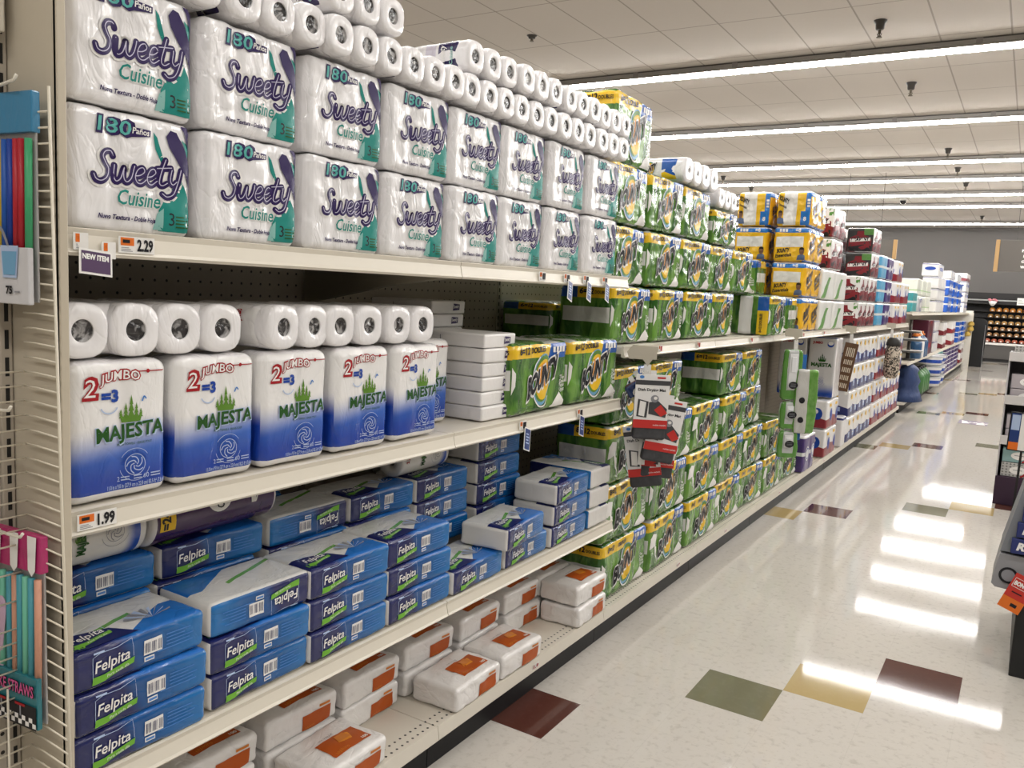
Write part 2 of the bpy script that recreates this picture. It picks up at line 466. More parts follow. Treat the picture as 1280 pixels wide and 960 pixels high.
part('mount', t, plain('cam_white', (.6,.58,.55), .4), lambda b: add_lathe(b, [(.085,0),(.085,-.04)], 16))
part('dome', t, plain('cam_black', (.01,.01,.01), .1), lambda b: add_lathe(b, [(.075,-.04),(.075,-.06),(.06,-.10),(.03,-.125),(.005,-.13)], 16), True)

# ================================================================== shelving
BACK = -.59
beige = (.60,.54,.44)
ZB = .157
def shelf_mat(name, col, holes=None):
    m = Mt(name); c = m.n('ShaderNodeNewGeometry'); p = V(m, c.outputs['Position']); X, Y, Z = m.xyz(p)
    base = m.mix(m.noise(5, 3, p)*.35, col, tuple(k*.86 for k in col))
    if holes:
        A, B = (X, Y) if holes == 'deck' else ((Y, Z) if holes == 'back' else (X, Z))
        s = .0254
        if holes == 'deck':
            a = ((A-.006)/.03).fract()-.5; b = (B/.0254).fract()-.5
            d = ((a*.03)*(a*.03)+(b*.0254)*(b*.0254)).sqrt()
            k = (d < .0042)*(X > -.03)*(X < .066)*(Z > ZB-.004)
        else:
            a = (A/.0381).fract()-.5; b = (B/.0381).fract()-.5
            k = (a*a+b*b).sqrt() < .105
        base = m.mix(k, base, (.018,.016,.014))
    return m.fin(base, .42, .4)
deck_m = shelf_mat('shelf_enamel', (.66,.61,.52)); peg_m = shelf_mat('peg_panel', (.40,.355,.28), 'back')
lip_m = plain('shelf_lip', (.70,.65,.55), .33, .5); post_m = plain('post_enamel', (.52,.46,.36), .4)
slot_m = plain('slot_black', (.012,.011,.01), .7); base_m = shelf_mat('base_enamel', (.68,.63,.54), 'deck')
kick_m = plain('kick_black', (.006,.006,.007), .45, .25)
def lip_profile(z): return [(.048,z-.042),(.062,z-.046),(.068,z-.040),(.064,z-.034),(.058,z-.008),(.061,z+.003),(.052,z+.005),(.048,z)]
def shelf(y0, y1, z, label, braces=(-1,1)):
    t = thing('shelf', label, 'shelf', (0, (y0+y1)/2, z)); h = (y1-y0)/2-.0015
    part('deck', t, deck_m, lambda b: add_box(b, (BACK+.012, -h, -.03), (.05, h, 0), 0, .002))
    part('price_rail', t, lip_m, lambda b: add_prism(b, lip_profile(0), -h, h))
    if braces:
        for s in braces:
            def br(b):
                y = s*(h-.012); P = [(BACK+.012,-.031),(.02,-.031),(.02,-.045),(-.2,-.075),(BACK+.012,-.15)]
                A = [b.verts.new((x,y-.004,q)) for x,q in P]; B = [b.verts.new((x,y+.004,q)) for x,q in P]
                for i in range(5): b.faces.new((A[i],A[(i+1)%5],B[(i+1)%5],B[i]))
                b.faces.new(A[::-1]); b.faces.new(B)
            part('bracket', t, plain('bracket', (.30,.27,.21), .5), br)
    return t
S0, SW = .825, 1.219
SY = [S0+SW*i for i in range(12)]
ZT, ZM, ZF, ZU = 1.636, 1.116, .577, 1.340
for z, nm in ((ZT,'top shelf under the white purple-script packs'), (ZM,'middle shelf under the blue and white packs'), (ZF,'lower shelf under the blue napkin packs')):
    shelf(SY[0], SY[1], z, 'beige metal '+nm+', left bay'); shelf(SY[1], SY[2], z, 'beige metal '+nm+', right bay', (-1,))
for i in range(2, 10):
    shelf(SY[i], SY[i+1], ZU, 'beige metal upper shelf, '+ORD[i-2]+' bay beyond the near shelving', ())
def back_panel(i):
    t = thing('back_panel', 'perforated beige back panel of the shelving, '+ORD[i]+' bay from the left', 'panel', (BACK, SY[i]+SW/2, 0), 0, 'shelving back panels')
    part('pegboard', t, peg_m, lambda b: add_box(b, (-.012, -SW/2+.016, .1), (0, SW/2-.016, 2.0 if i < 2 else 1.95)))
    def post(b):
        add_box(b, (-.03, -SW/2-.014, 0), (.002, -SW/2+.014, 2.02 if i < 2 else 1.97), 0, .002)
        for k in range(50 if i < 3 else 0): add_box(b, (.0015, -SW/2-.003, .3+k*.032), (.003, -SW/2+.003, .318+k*.032), 1)
    part('upright', t, [plain('upright', (.34,.30,.235), .45), slot_m], post)
for i in range(10): back_panel(i)
def base(i):
    t = thing('base_shelf', 'beige base shelf with black kick plate, '+ORD[i]+' bay from the left', 'shelf', (0, SY[i]+SW/2, 0), 0, 'base shelves')
    h = SW/2-.0015
    part('deck', t, base_m, lambda b: (add_box(b, (BACK+.012,-h,ZB-.03),(.040,h,ZB),0,.002), add_prism(b, [(.036,ZB-.044),(.046,ZB-.047),(.050,ZB-.042),(.043,ZB+.002),(.036,ZB+.002)], -h, h)))
    part('kick_plate', t, kick_m, lambda b: add_box(b, (-.03,-h,0),(.004,h,ZB-.03), 0, .0015))
    part('foot', t, slot_m, lambda b: add_box(b, (BACK+.02,-.03,0),(-.031,.03,ZB-.031)))
for i in range(10): base(i)
# end panel that closes the shelving on the left, and the shallow bay to its left with hooks
t = thing('end_panel', 'flat beige end panel beside the left-most white packs', 'panel', (0, S0, 0))
part('sheet', t, post_m, lambda b: add_box(b, (BACK-.03,-.012,0),(.084,-.002,2.5),0,.002))
part('flange', t, post_m, lambda b: add_box(b, (.074,-.012,0),(.086,.004,2.5),0,.002))
PX = -.078
t = thing('peg_bay', 'narrow perforated hook bay at the left edge, beside the beige end panel', 'panel', (PX, S0-.02, 0))
pb = shelf_mat('peg_panel_light', (.50,.45,.37), 'back')
part('pegboard', t, pb, lambda b: add_box(b, (-.012,-.62,.1),(0,-.017,2.5)))
def slotpost(b):
    add_box(b, (-.03,-.016,0),(.008,.006,2.5),0,.002)
    for k in range(40): add_box(b, (.0075,-.008,.55+k*.0508),(.0088,-.001,.585+k*.0508),1)
part('upright', t, [plain('upright_light', (.42,.37,.30), .45), slot_m], slotpost)
t = thing('wire_panel', 'cream wire grid panel standing in front of the beige end panel', 'wire panel', (0, S0, 0))
wire_m = plain('wire_cream', (.66,.60,.48), .35, .5)
XR = lambda z: .142-.032*(z-.75)
def grid(b):
    y = -.036
    for k in range(60):
        z = .28+k*.0262
        if z > 1.86: break
        add_tube(b, [(.012,y,z),(.05,y,z+.001),(XR(z),y-.002,z-.001)], .0017, 6)
    add_tube(b, [(XR(.26),y-.002,.26),(XR(1.0),y-.003,1.0),(XR(1.86),y-.002,1.865)], .0026, 8)
part('side_wires', t, wire_m, grid, True)
def grid2(b):
    for k in range(60):
        z = .28+k*.0262
        if z > 1.40: break
        if .92 < z < 1.05 and k % 2: continue
        add_tube(b, [(.012,-.036,z),(.016,-.25,z)], .0017, 6)
    for yy in (-.078,-.2): add_tube(b, [(.014,yy,.26),(.014,yy,.80)], .0022, 6)
part('back_wires', t, wire_m, grid2, True)
# ================================================================== inks and wraps
W_ = ink('white', (.82,.80,.77)); K_ = ink('black', (.012,.012,.015)); PURP = ink('purple', (.026,.012,.085)); LILAC = ink('lilac', (.55,.52,.66))
TEAL = ink('teal', (.012,.235,.20)); TEAL2 = ink('pale_teal', (.26,.50,.46)); RED = ink('red', (.36,.012,.018)); BLUE = ink('blue', (.012,.055,.32)); GRN = ink('dark_green', (.018,.085,.012))
GRN2 = ink('leaf_green', (.11,.24,.03)); LIME = ink('lime', (.16,.42,.04)); PALEB = ink('pale_blue', (.42,.52,.72)); NAVY = ink('navy', (.008,.012,.09)); GREY = ink('grey', (.25,.25,.27))
YEL = ink('yellow', (.80,.49,.02)); ORN = ink('orange', (.74,.28,.02)); BOB = ink('banner_blue', (.015,.09,.36)); SKY = ink('sky', (.16,.36,.55)); RUST = ink('rust', (.44,.085,.012)); RUST2 = ink('light_rust', (.62,.20,.03)); MIDB = ink('mid_blue', (.07,.22,.55))
def wrap(name, f, rough=.26, k=1.0, coat=.25, st=(1,1,.5)):
    m = Mt(name); return m.film(f(m), rough, k, coat, st)
PAPER = (.76,.73,.71)
white_film = wrap('white_film', lambda m: m.mix(m.noise(6,2)*.3, (.84,.82,.82), (.77,.755,.755)), .2, 1.15, .45)
paper_m = (lambda m: (m.bump(m.noise(60,3), .25, .003), m.fin((.82,.805,.785), .8, .2))[1])(Mt('paper'))
core_m = wrap('roll_core_painted_glints', lambda m: m.mix(m.smooth(m.noise(34,3,None,1.2), .48, .66), (.028,.026,.026), (.36,.35,.34)), .16, 2.2, .5, (1,1,1))  # film glints painted as pale patches over the dark shade of the tube
def rolls_pack(name, label, cat, n, r, L, side_art=None, group=None, sq=3.0, mat=None, rh=.0205, nz=1):
    """packs of rolls lying with their ends to the aisle"""
    t = thing(name, label, cat, (0,0,0), 0, group); mat = mat or white_film
    k = ('roll', r, L, sq, mat.name)
    if k not in _mats:
        bm = bmesh.new(); N = 28; rings = []
        for rr, x in ((rh,-.018),(rh,-.0005),(rh+.001,0),(r*.6,.0015),(r*.86,.001),(r*.95,-.002),(r*.99,-.008),(r,-.02),(r,-L+.02),(r*.93,-L+.003),(r*.5,-L)):
            q = 2 if rr < r*.5 else sq
            ring = []
            for i in range(N):
                a = 2*PI*i/N; c, s = math.cos(a), math.sin(a); f = (abs(c)**q+abs(s)**q)**(-1/q)
                j = noise.noise(Vector((c*2+r*90, s*2, x*9)))*.0012 if rr > r*.5 else 0
                ring.append(bm.verts.new((x, (rr*f*.97+j)*c, r+(rr*f*.97+j)*s)))
            rings.append(ring)
        for A, B in zip(rings, rings[1:]):
            for i in range(N): bm.faces.new((A[i], B[i], B[(i+1)%N], A[(i+1)%N]))
        bm.faces.new(rings[-1])
        bmesh.ops.recalc_face_normals(bm, faces=bm.faces[:])
        _mats[k] = mesh_of(bm, mat, True, 'roll', 40)
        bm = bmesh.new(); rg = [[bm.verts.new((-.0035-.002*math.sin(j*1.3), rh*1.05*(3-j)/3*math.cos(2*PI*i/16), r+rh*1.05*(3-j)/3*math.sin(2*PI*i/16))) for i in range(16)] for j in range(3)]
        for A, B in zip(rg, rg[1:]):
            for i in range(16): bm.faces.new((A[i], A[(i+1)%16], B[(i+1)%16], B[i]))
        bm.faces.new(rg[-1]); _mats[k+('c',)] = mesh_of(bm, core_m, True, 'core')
    for z in range(nz):
        for i in range(n):
            o = link('roll', _mats[k], t, (0, (i-(n-1)/2)*2*r, z*2*r)); link('core', _mats[k+('c',)], o)
    b = Body(n*2*r*.99, L-.03, 2*r*nz*.93, r*.55, rumple=.002, nseg=(14,8,8)); mats = {'front': mat}
    if side_art: mats['left'] = side_art
    link('wrapper', b.mesh(mats), t, (-.018, 0, r*.07))
    return t, b

# ================================================================== white packs with the purple script (top shelf)
SWO = [[(.55,.86),(.45,1.0),(.25,.97),(.17,.8),(.3,.6),(.44,.42),(.42,.16),(.22,.0),(.02,.04),(-.08,.2)],
       [(.64,.56),(.66,.22),(.77,.03),(.9,.14),(.97,.5)], [(.97,.5),(1.0,.16),(1.13,.03),(1.28,.2),(1.33,.58)],
       [(1.42,.26),(1.60,.30),(1.73,.43),(1.64,.56),(1.48,.48),(1.41,.24),(1.5,.05),(1.67,.02),(1.84,.16)],
       [(1.88,.26),(2.06,.30),(2.19,.43),(2.10,.56),(1.94,.48),(1.87,.24),(1.96,.05),(2.13,.02),(2.30,.16)],
       [(2.46,.92),(2.38,.45),(2.38,.12),(2.5,.02),(2.66,.12)], [(2.22,.6),(2.72,.66)],
       [(2.76,.58),(2.77,.22),(2.9,.08),(3.04,.2)], [(3.12,.62),(3.08,.15),(2.97,-.24),(2.74,-.36),(2.56,-.26)]]
def script(p, x, y, s, mat, wd, layer, rise=.04, shear=.16):
    for st in SWO: p.stroke([(x+(a+shear*b)*s, y+b*s+rise*a*s) for a, b in st], wd, mat, layer)
TW, TH, TD = .268, .226, .19
def towel_front(m):
    u, v = m.uv(); return m.mix(m.smooth(u, .68, .98)*m.smooth(v, .62, .2)*.0, m.mix(m.noise(7,2)*.35, (.84,.825,.825), (.77,.755,.755)), (0,0,0))
tw_f = wrap('towel_wrap', towel_front, .18, 1.1, .55)
tw_l = wrap('towel_wrap_side', lambda m: m.mix((m.uv()[1] > .25)*(m.uv()[1] < .85)*(m.uv()[0] > .75), (.75,.725,.72), (.03,.015,.085)))
tbody = [Body(TW, TD, TH, .019, groove=(3,.0045), gd=(2,.006), top=.003, rumple=.0028, seed=k, nseg=(54,12,22)) for k in range(3)]
def swoosh(p, w, h):
    q = lambda L: [(a*w, b*h) for a, b in L]
    p.poly(q([(.70,.035),(.985,.035),(.99,.20),(.96,.34),(.91,.44),(.865,.53),(.80,.43),(.74,.31),(.70,.22)]), TEAL, 0)
    p.poly(q([(.66,.045),(.73,.045),(.735,.24),(.69,.19)]), TEAL2, 0)
    p.poly(q([(.66,.88),(.675,.74),(.72,.615),(.75,.60),(.715,.73),(.69,.84)]), TEAL, 0)
    p.poly(q([(.885,.86),(.935,.70),(.965,.62),(.985,.70),(.95,.82)]), TEAL, 0)
    p.poly(q([(.755,.86),(.79,.92),(.84,.91),(.885,.83),(.94,.70),(.99,.60),(.998,.34),(.96,.45),(.90,.57),(.83,.68),(.775,.77)]), PURP, 1)
    p.poly(q([(.885,.99),(1.0,.98),(1.0,.25),(.985,.45),(.972,.62),(.95,.76),(.92,.86)]), PURP, 1)
def towel_pack(k):
    b = tbody[k]; t = thing('paper_towel_pack', 'x', 'paper towels', (0,0,0), 0, 'upright paper towel packs on the top shelf')
    link('wrapper', b.mesh({'front': tw_f, 'left': white_film, 'top': white_film}), t)
    S = b.surf('front'); w, h = TW, TH
    p = Print(); swoosh(p, w, h); p.text('3', .775*w, .095*h, .036, K_, 1)
    for i in range(4): p.rect(.835*w, (.17-.03*i)*h, (.975-.03*(i % 2))*w, (.182-.03*i)*h, GRN, 1)
    p.build('printed_swoosh', t, S)
    p = Print(); s = .0565
    script(p, .195*w, .40*h, s, W_, .0215, 0); script(p, .195*w, .40*h, s, PURP, .0125, 2); script(p, .197*w, .405*h, s, LILAC, .0018, 3)
    p.text('Cuisine', .36*w, .235*h, .040, W_, 1, .055, .092, .18); p.text('Cuisine', .36*w, .235*h, .040, TEAL, 2, .012, .092, .18)
    p.build('brand_script', t, S)
    p = Print()
    p.text('180', .205*w, .80*h, .042, PURP, 1, .075, .080, .1); p.text('180', .215*w, .808*h, .0375, ink('teal_bright', (.10,.42,.38)), 2, .012, .068, .1)
    p.poly([(.47*w,.80*h),(.63*w,.83*h),(.635*w,.885*h),(.47*w,.885*h)], PURP, 1); p.text('Paños', .48*w, .835*h, .016, W_, 2, .02, .036, .1)
    p.build('sheet_count', t, S)
    p = Print(); p.text('Nueva Textura - Doble Hoja', .22*w, .105*h, .0125, PURP, 1, .03, .122, .25); p.build('tag_line', t, S)
    return t
TP = [towel_pack(k) for k in range(3)]
used = set()
def place(P, k, loc, label, **kw):
    r = P[k % len(P)]
    if id(r) not in used: used.add(id(r)); r.location = loc; r['label'] = label; \
        kw.get('rz') is not None and setattr(r, 'rotation_euler', (0,0,kw['rz'])); kw.get('group') and r.__setitem__('group', kw['group']); return r
    return dup(r, loc, label, **kw)
TY = [.990,1.275,1.573,1.861,2.150,2.436,2.736,3.040]
for row, (nm, z) in enumerate((('lower', ZT+.004), ('upper', ZT+.004+TH+.004))):
    for i, y in enumerate(TY):
        place(TP, i*2+row, (.035+random.uniform(-.006,.006), y, z), 'white pack with purple script, %s of eight in the %s upright row' % (ORD[i], nm), rz=random.uniform(-.025,.025))
# more of them behind, seen only as dark slivers: left out. Packs lying on top, roll ends to the aisle
lab_side = wrap('lying_side', lambda m: m.mix((m.uv()[0] > .55)*(m.uv()[0] < .93), m.mix((m.uv()[0] < .5)*(m.uv()[0] > .3)*(m.uv()[1] > .2)*.35, (.75,.73,.73), (.20,.13,.35)), (.022,.014,.075)))
L1 = [(1.04,'first'),(1.334,'second'),(1.613,'third'),(1.895,'fourth'),(2.178,'fifth'),(2.467,'sixth'),(2.756,'seventh'),(3.057,'eighth')]
def lying():
    t, b = rolls_pack('towel_roll_pack', 'x', 'paper towels', 3, .0478, .225, lab_side, 'three-roll packs lying on the top shelf')
    S = b.surf('left'); p = Print(); p.text('Sweety', .68*.195, .012, .03, W_, 1, .02, .06, .2, rot=PI/2); p.text('Cuisine', .83*.195, .016, .017, TEAL2, 1, .01, .05, rot=PI/2)
    o = p.build('side_label', t, S); o.location = (-.018,0,.0033)
    B = b; S = lambda u, v: ((lambda q: (Vector((q[0].x, q[0].y, -q[0].z*0+.006)), Vector((0,0,-1))))(B.pt((u-.1, v-.14, 0))))
    return t
lp = [lying()]
z1 = ZT+.004+2*(TH+.004)+.004
for y, o in L1: place(lp, 0, (.05+random.uniform(-.006,.006), y, z1), 'white three-roll pack lying with roll ends out, %s of eight on the upright packs' % o, rz=random.uniform(-.02,.02))
for (y, o) in ((1.613,'above the third lying pack'),(2.194,'with navy side label, first of four'),(2.479,'second of four'),(2.779,'third of four'),(3.085,'last of four')):
    place(lp, 0, (.05+random.uniform(-.006,.006), y, z1+.0985), 'white three-roll pack in the top layer, '+o, rz=random.uniform(-.02,.02))

# ================================================================== blue and white two-roll packs (middle shelf)
MW, MH, MD = .213, .274, .105
mj_f = wrap('majesta_wrap', lambda m: (lambda u, v: m.mix((v+(u*2-1).abs()*.0) < .06, m.mix(m.smooth(v+m.noise(3,1)*.06-(u-.5)*.10, .62, .33), (.82,.805,.785), m.mix(m.smooth(v, .45, .1), (.035,.13,.50), (.008,.045,.33))), (.82,.805,.785)))(*m.uv()), .25, .7)
mj_l = wrap('majesta_wrap_side', lambda m: (lambda u, v: m.mix(v < .06, m.mix(m.smooth(v, .60, .36), (.82,.805,.785), (.012,.055,.35)), (.82,.805,.785)))(*m.uv()), .25, .7)
def crown(p, cx, cy, s, mat, layer=1):
    for dx, h, w in ((-.42,.5,.20),(-.22,.72,.24),(0,1.0,.30),(.22,.72,.24),(.42,.5,.20)):
        for k in range(3):
            y = .18+(h-.18)*k/3; ww = w*(1-.25*k)
            p.poly([(cx+(dx-ww/2)*s, cy+y*s), (cx+(dx+ww/2)*s, cy+y*s), (cx+dx*s, cy+(y+(h-.18)*.5)*s)], mat, layer)
    p.poly([(cx-.5*s,cy+.42*s),(cx-.4*s,cy),(cx+.4*s,cy),(cx+.5*s,cy+.42*s),(cx+.3*s,cy+.2*s),(cx,cy+.32*s),(cx-.3*s,cy+.2*s)], mat, layer)
def emblem(p, cx, cy, r, m1, m2, layer=1, words=True):
    p.ring(cx, cy, r*.62, r*.66, m1, layer); p.ring(cx, cy, r*.97, r, m1, layer, 20, .6, 2.6); p.ring(cx, cy, r*.97, r, m1, layer, 20, 3.4, 6.0)
    for k in range(5):
        a = k*1.25; p.stroke([(cx+r*.55*math.cos(a+t*.5)*(.2+.2*t), cy+r*.55*math.sin(a+t*.5)*(.2+.2*t)) for t in (0,1.5,3,4)], r*.06, m1, layer)
    if words:
        tx = 'Strong & Absorbent'
        for i, ch in enumerate(tx):
            a = PI*.93-i*PI*.86/(len(tx)-1)
            if ch != ' ': p.text(ch, cx+r*.72*math.cos(a), cy+r*.72*math.sin(a), r*.24, m2, layer+1, .02, rot=a-PI/2, align='c')
def majesta_front(t, b, w, h, k=1.0):
    S = b.surf('front')
    p = Print()
    p.text('2', .125*w, .745*h, .055, RED, 1, .08, .033, .12); p.text('2', .138*w, .752*h, .050, W_, 2, -.005, .023, .12)
    p.text('JUMBO', .285*w, .835*h, .026, RED, 1, .085, .088, .05, .05, arch=.006); p.text('JUMBO', .295*w, .836*h, .025, W_, 2, .012, .083, .05, .05, arch=.006)
    p.text('=3', .305*w, .71*h, .032, BLUE, 1, .05, .038)
    p.ring(.385*w, .70*h, .019, .0215, PALEB, 1, 10, 3.6, 5.8)
    p.build('roll_count', t, S)
    p = Print(); crown(p, .60*w, .552*h, .048, GRN2, 1); p.stroke([(.71*w,.70*h),(.73*w,.73*h),(.75*w,.715*h)], .003, MIDB, 1)
    p.text('MAJESTA', .243*w, .420*h, .043, PALEB, 1, .045, .154, 0, .05); p.text('MAJESTA', .252*w, .427*h, .040, GRN, 2, .028, .147, 0, .05)
    p.text('PAPER TOWELS · ESSUIE-TOUT', .46*w, .385*h, .0065, GRN, 1, .01, .075)
    p.build('brand_name', t, S)
    p = Print(); emblem(p, .64*w, .235*h, .033, PALEB, BLUE); p.build('seal', t, S)
    p = Print(); p.text('11.0 in x 9.0 in (27.9 cm x 22.8 cm) 82.5 ft² (7.6 m²)', .36*w, .075*h, .0115, PALEB, 1, .012, .128)
    p.text('2', .46*w, .125*h, .014, PALEB, 1); p.text('60', .72*w, .125*h, .014, PALEB, 1)
    for x0, x1 in ((.50,.58),(.62,.70),(.80,.90)):
        for j in range(2): p.rect(x0*w, (.128+.02*j)*h, x1*w, (.136+.02*j)*h, PALEB, 1)
    p.stroke([(.60*w,.915*h),(.93*w,.915*h)], .0022, RED, 1); p.ell(.77*w, .915*h, .004, .004, RED, 2, 10)
    p.build('small_print', t, S)
def majesta_pack(k):
    b = Body(MW, MD, MH, .022, groove=(2,.0035), rumple=.0018, seed=10+k, top=.002, nseg=(44,10,22)); t = thing('towel_roll_pack', 'x', 'paper towels', group='upright two-roll packs on the middle shelf')
    link('wrapper', b.mesh({'front': mj_f, 'left': mj_l, 'right': mj_l, 'top': white_film}), t); majesta_front(t, b, MW, MH)
    return t
MJ = [majesta_pack(0), majesta_pack(1)]
z = ZM+.004
for i, (y, x) in enumerate(((.958,.036),(1.187,.034),(1.416,.034),(1.657,.034),(1.895,.03))):
    place(MJ, i, (x, y, z), 'upright white and blue two-roll pack, %s from the left on the middle shelf' % ORD[i], rz=random.uniform(-.02,.02))
place(MJ, 0, (-.085, 2.10, z), 'upright white and blue two-roll pack half hidden beside the tissue pack stack', rz=.0)
mj_side = wrap('majesta_lying_side', lambda m: (lambda u, v: m.mix(m.smooth(u, .25, .0), m.mix(m.noise(5)*.3, (.82,.805,.785), (.69,.67,.63)), (.03,.10,.42)))(*m.uv()), .25, .7)
def mj_lying():
    t, b = rolls_pack('towel_roll_pack', 'x', 'paper towels', 2, .0545, .26, mj_side, 'two-roll packs lying on the middle shelf', rh=.0225)
    p = Print(); p.text('2', .155, .035, .05, RED, 1, .09, .03, rot=PI/2); p.text('JUMBO', .165, .062, .02, RED, 1, .05, .03, rot=PI/2); p.build('side_label', t, b.surf('left')).location = (-.018,0,.004)
    return t
ml = [mj_lying()]
for i, (y, x, q) in enumerate(((.938,.035,0),(1.150,.03,.02),(1.424,.035,.10),(1.624,.03,0),(1.855,.03,.0))):
    place(ml, 0, (x, y, z+MH+.004), 'pair of white rolls lying on the blue and white packs, %s from left' % ORD[i], rz=q)

# ================================================================== flat white tissue packs
ts_f = wrap('tissue_wrap', lambda m: m.mix(m.noise(4)*.3, (.82,.80,.78), (.76,.74,.72)), .35, .5, .1, (1,1,1))
def tissue():
    b = Body(.205, .29, .0475, .007, rumple=.001, nseg=(10,10,4)); t = thing('tissue_pack', 'x', 'tissues', group='flat white tissue packs')
    link('wrapper', b.mesh({'front': ts_f}), t)
    p = Print(); w, h = .205, .0475
    p.poly([(.60*w,.25*h),(.80*w,.30*h),(.81*w,.74*h),(.62*w,.80*h)], PURP, 0); p.text('Sweety', .615*w, .42*h, .018, W_, 1, .02, .034, .1, .08); p.build('printed_logo', t, b.surf('front'))
    p = Print(); p.rect(.11, .010, .113, .036, GREY, 0); p.build('slot_mark', t, b.surf('left'))
    return t
TS = [tissue()]
for k in range(6):
    place(TS, 0, (.0+random.uniform(-.006,.006), 2.385+random.uniform(-.006,.006), z+k*.0492), 'flat white tissue pack, %s from the bottom of the stack of six' % ORD[k] if k else 'flat white tissue pack at the bottom of the stack of six', rz=random.uniform(-.03,.03))
for k in range(8):
    place(TS, 0, (-.30+random.uniform(-.006,.006), 2.475+random.uniform(-.008,.008), z+k*.0492), 'flat white tissue pack in the taller stack at the back, %s' % ('topmost' if k == 7 else ORD[k]+' from the bottom'), rz=random.uniform(-.02,.02))

# ================================================================== blue napkin packs (lower shelf)
FW, FH, FD = .303, .0815, .19
fp_f = wrap('napkin_wrap_front', lambda m: (lambda u, v: m.mix(m.smooth(u+(v-.5)*.10, .34, .47), m.mix(m.noise(5)*.5, (.008,.012,.085), (.014,.02,.12)), m.mix(m.smooth(u, .45, 1.0), (.004,.072,.25), (.006,.145,.41))))(*m.uv()), .27, .9, .25, (1,.6,1))
def fp_top_f(m):
    u, v = m.uv(); uu = u+m.noise(3,1)*.04
    blue = m.mix(m.smooth(u, .25, .5), (.012,.017,.11), (.012,.14,.48))
    c = m.mix(((v < .10)+((v-.1) < (u-.45)*1.1)*(u > .45)*(v < .55)).min(1.0), m.mix(m.noise(5)*.4, (.70,.69,.66), (.60,.60,.59)), blue)
    band = ((v-.20-u*.55).abs() < .035)*(u < .62)
    c = m.mix(band, c, (.12,.34,.05))
    return c
fp_t = wrap('napkin_wrap_top', fp_top_f, .27, .9)
fp_e = wrap('napkin_end', lambda m: (lambda u, v: m.mix((v*46).fract()*.25, (.72,.70,.67), (.60,.58,.55)))(*m.uv()), .45, .4, .1)
def felpita_logo(p, x, y, s, layer=1):
    p.stroke([(x-.004*s,y-.012*s),(x-.004*s,y+.036*s),(x+.012*s,y+.042*s),(x+.05*s,y+.042*s),(x+.086*s,y+.05*s),(x+.088*s,y+.01*s)], .0012*s, PALEB, 0, False)
    p.text('Felpita', x, y+.002*s, .034*s, W_, layer+1, .012, .078*s, .1, .09)
    p.poly([(x-.006*s,y-.022*s),(x+.02*s,y-.020*s),(x+.05*s,y-.012*s),(x+.088*s,y-.005*s),(x+.090*s,y+.008*s),(x+.05*s,y),(x+.02*s,y-.006*s),(x-.004*s,y-.006*s)], LIME, layer)
    p.text('Para cada día', x+.026*s, y-.0145*s, .0085*s, W_, layer+1, 0, .05*s, .1, .16)
    p.rect(x-.002*s, y+.042*s, x+.022*s, y+.0455*s, PALEB, 0)
def felpita(k):
    b = Body(FW, FD, FH, .013, rumple=.0022, seed=20+k, top=.003, nseg=(26,16,9)); t = thing('napkin_pack', 'x', 'napkins', group='blue napkin packs on the lower shelf')
    link('wrapper', b.mesh({'front': fp_f, 'top': fp_t, 'bottom': fp_t, 'left': fp_e, 'right': fp_e, 'back': fp_f}), t)
    S = b.surf('front'); p = Print(); felpita_logo(p, .045, .031, .95); p.build('brand_name', t, S)
    p = Print(); x = .152
    p.rect(x, .030, x+.043, .062, W_, 0)
    for i in range(13):
        if i not in (4, 9): p.rect(x+.003+i*.003, .034, x+.003+i*.003+.0011+.0006*(i % 3 == 0), .056, NAVY, 1)
    p.rect(x+.001, .016, x+.024, .026, W_, 0); p.rect(x+.003, .0185, x+.022, .0235, MIDB, 1)
    for j, (a, c) in enumerate(((.205,.265),(.205,.25),(.205,.272),(.205,.262),(.183,.27))): p.rect(a, .057-j*.0075, c, .0592-j*.0075, MIDB, 0)
    p.build('barcode', t, S)
    T = b.surf('top'); p = Print()
    p.poly([(.0,.012),(.15,.012),(.115,.062),(.05,.085),(.0,.085)], NAVY, 0); felpita_logo(p, .03, .045, .9)
    for i in range(9):
        a = .3+i*.30; p.poly([(.205,.045),(.205+.058*math.cos(a)-.006*math.sin(a),.045+.048*math.sin(a)),(.205+.058*math.cos(a)+.006*math.sin(a),.045+.048*math.sin(a)+.007)], PALEB if i % 2 else GREY, 1)
    p.text('140', .012, .018, .022, LIME, 2, .03)
    p.build('top_print', t, T)
    return t
FP = [felpita(0), felpita(1)]
PITCH = FH+.004
nfp = [0]
def fel(x, y, lvl, label, rz=0.0, flip=False):
    nfp[0] += 1; zz = ZF+.004+lvl*PITCH
    o = place(FP, nfp[0], (x, y, zz), label, rz=rz)
    if flip: o.rotation_euler = (PI, 0, 0); o.location.z = zz+FH; o.location.y = y
    return o
HT = ['bottom','middle','top']
cols = [(.995,.052,'left-most front stack',[0,0,0]),(1.316,.045,'second front stack',[0,0,1]),(1.622,.045,'third front stack',[0,0,0]),(1.926,.045,'fourth front stack',[0,0,0])]
for y, x, nm, fl in cols:
    for k in range(3):
        fel(x+random.uniform(-.006,.006), y+random.uniform(-.004,.004), k, 'blue napkin pack at the %s of the %s%s' % (HT[k], nm, ', printed upside down' if fl[k] else ''), random.uniform(-.02,.02), bool(fl[k]))
fel(.05, 2.235, 0, 'single blue napkin pack lying low at the front between two stacks', .03)
fel(.045, 2.555, 0, 'blue napkin pack under the tilted pack, front of the lower shelf', .01)
fel(.072, 2.50, 1, 'tilted blue napkin pack showing its white end, pulled forward on another', .10)
for k in range(3): fel(.05+.004*k, 2.875, k, 'blue napkin pack at the %s of the last front stack' % HT[k], .02+.02*k)
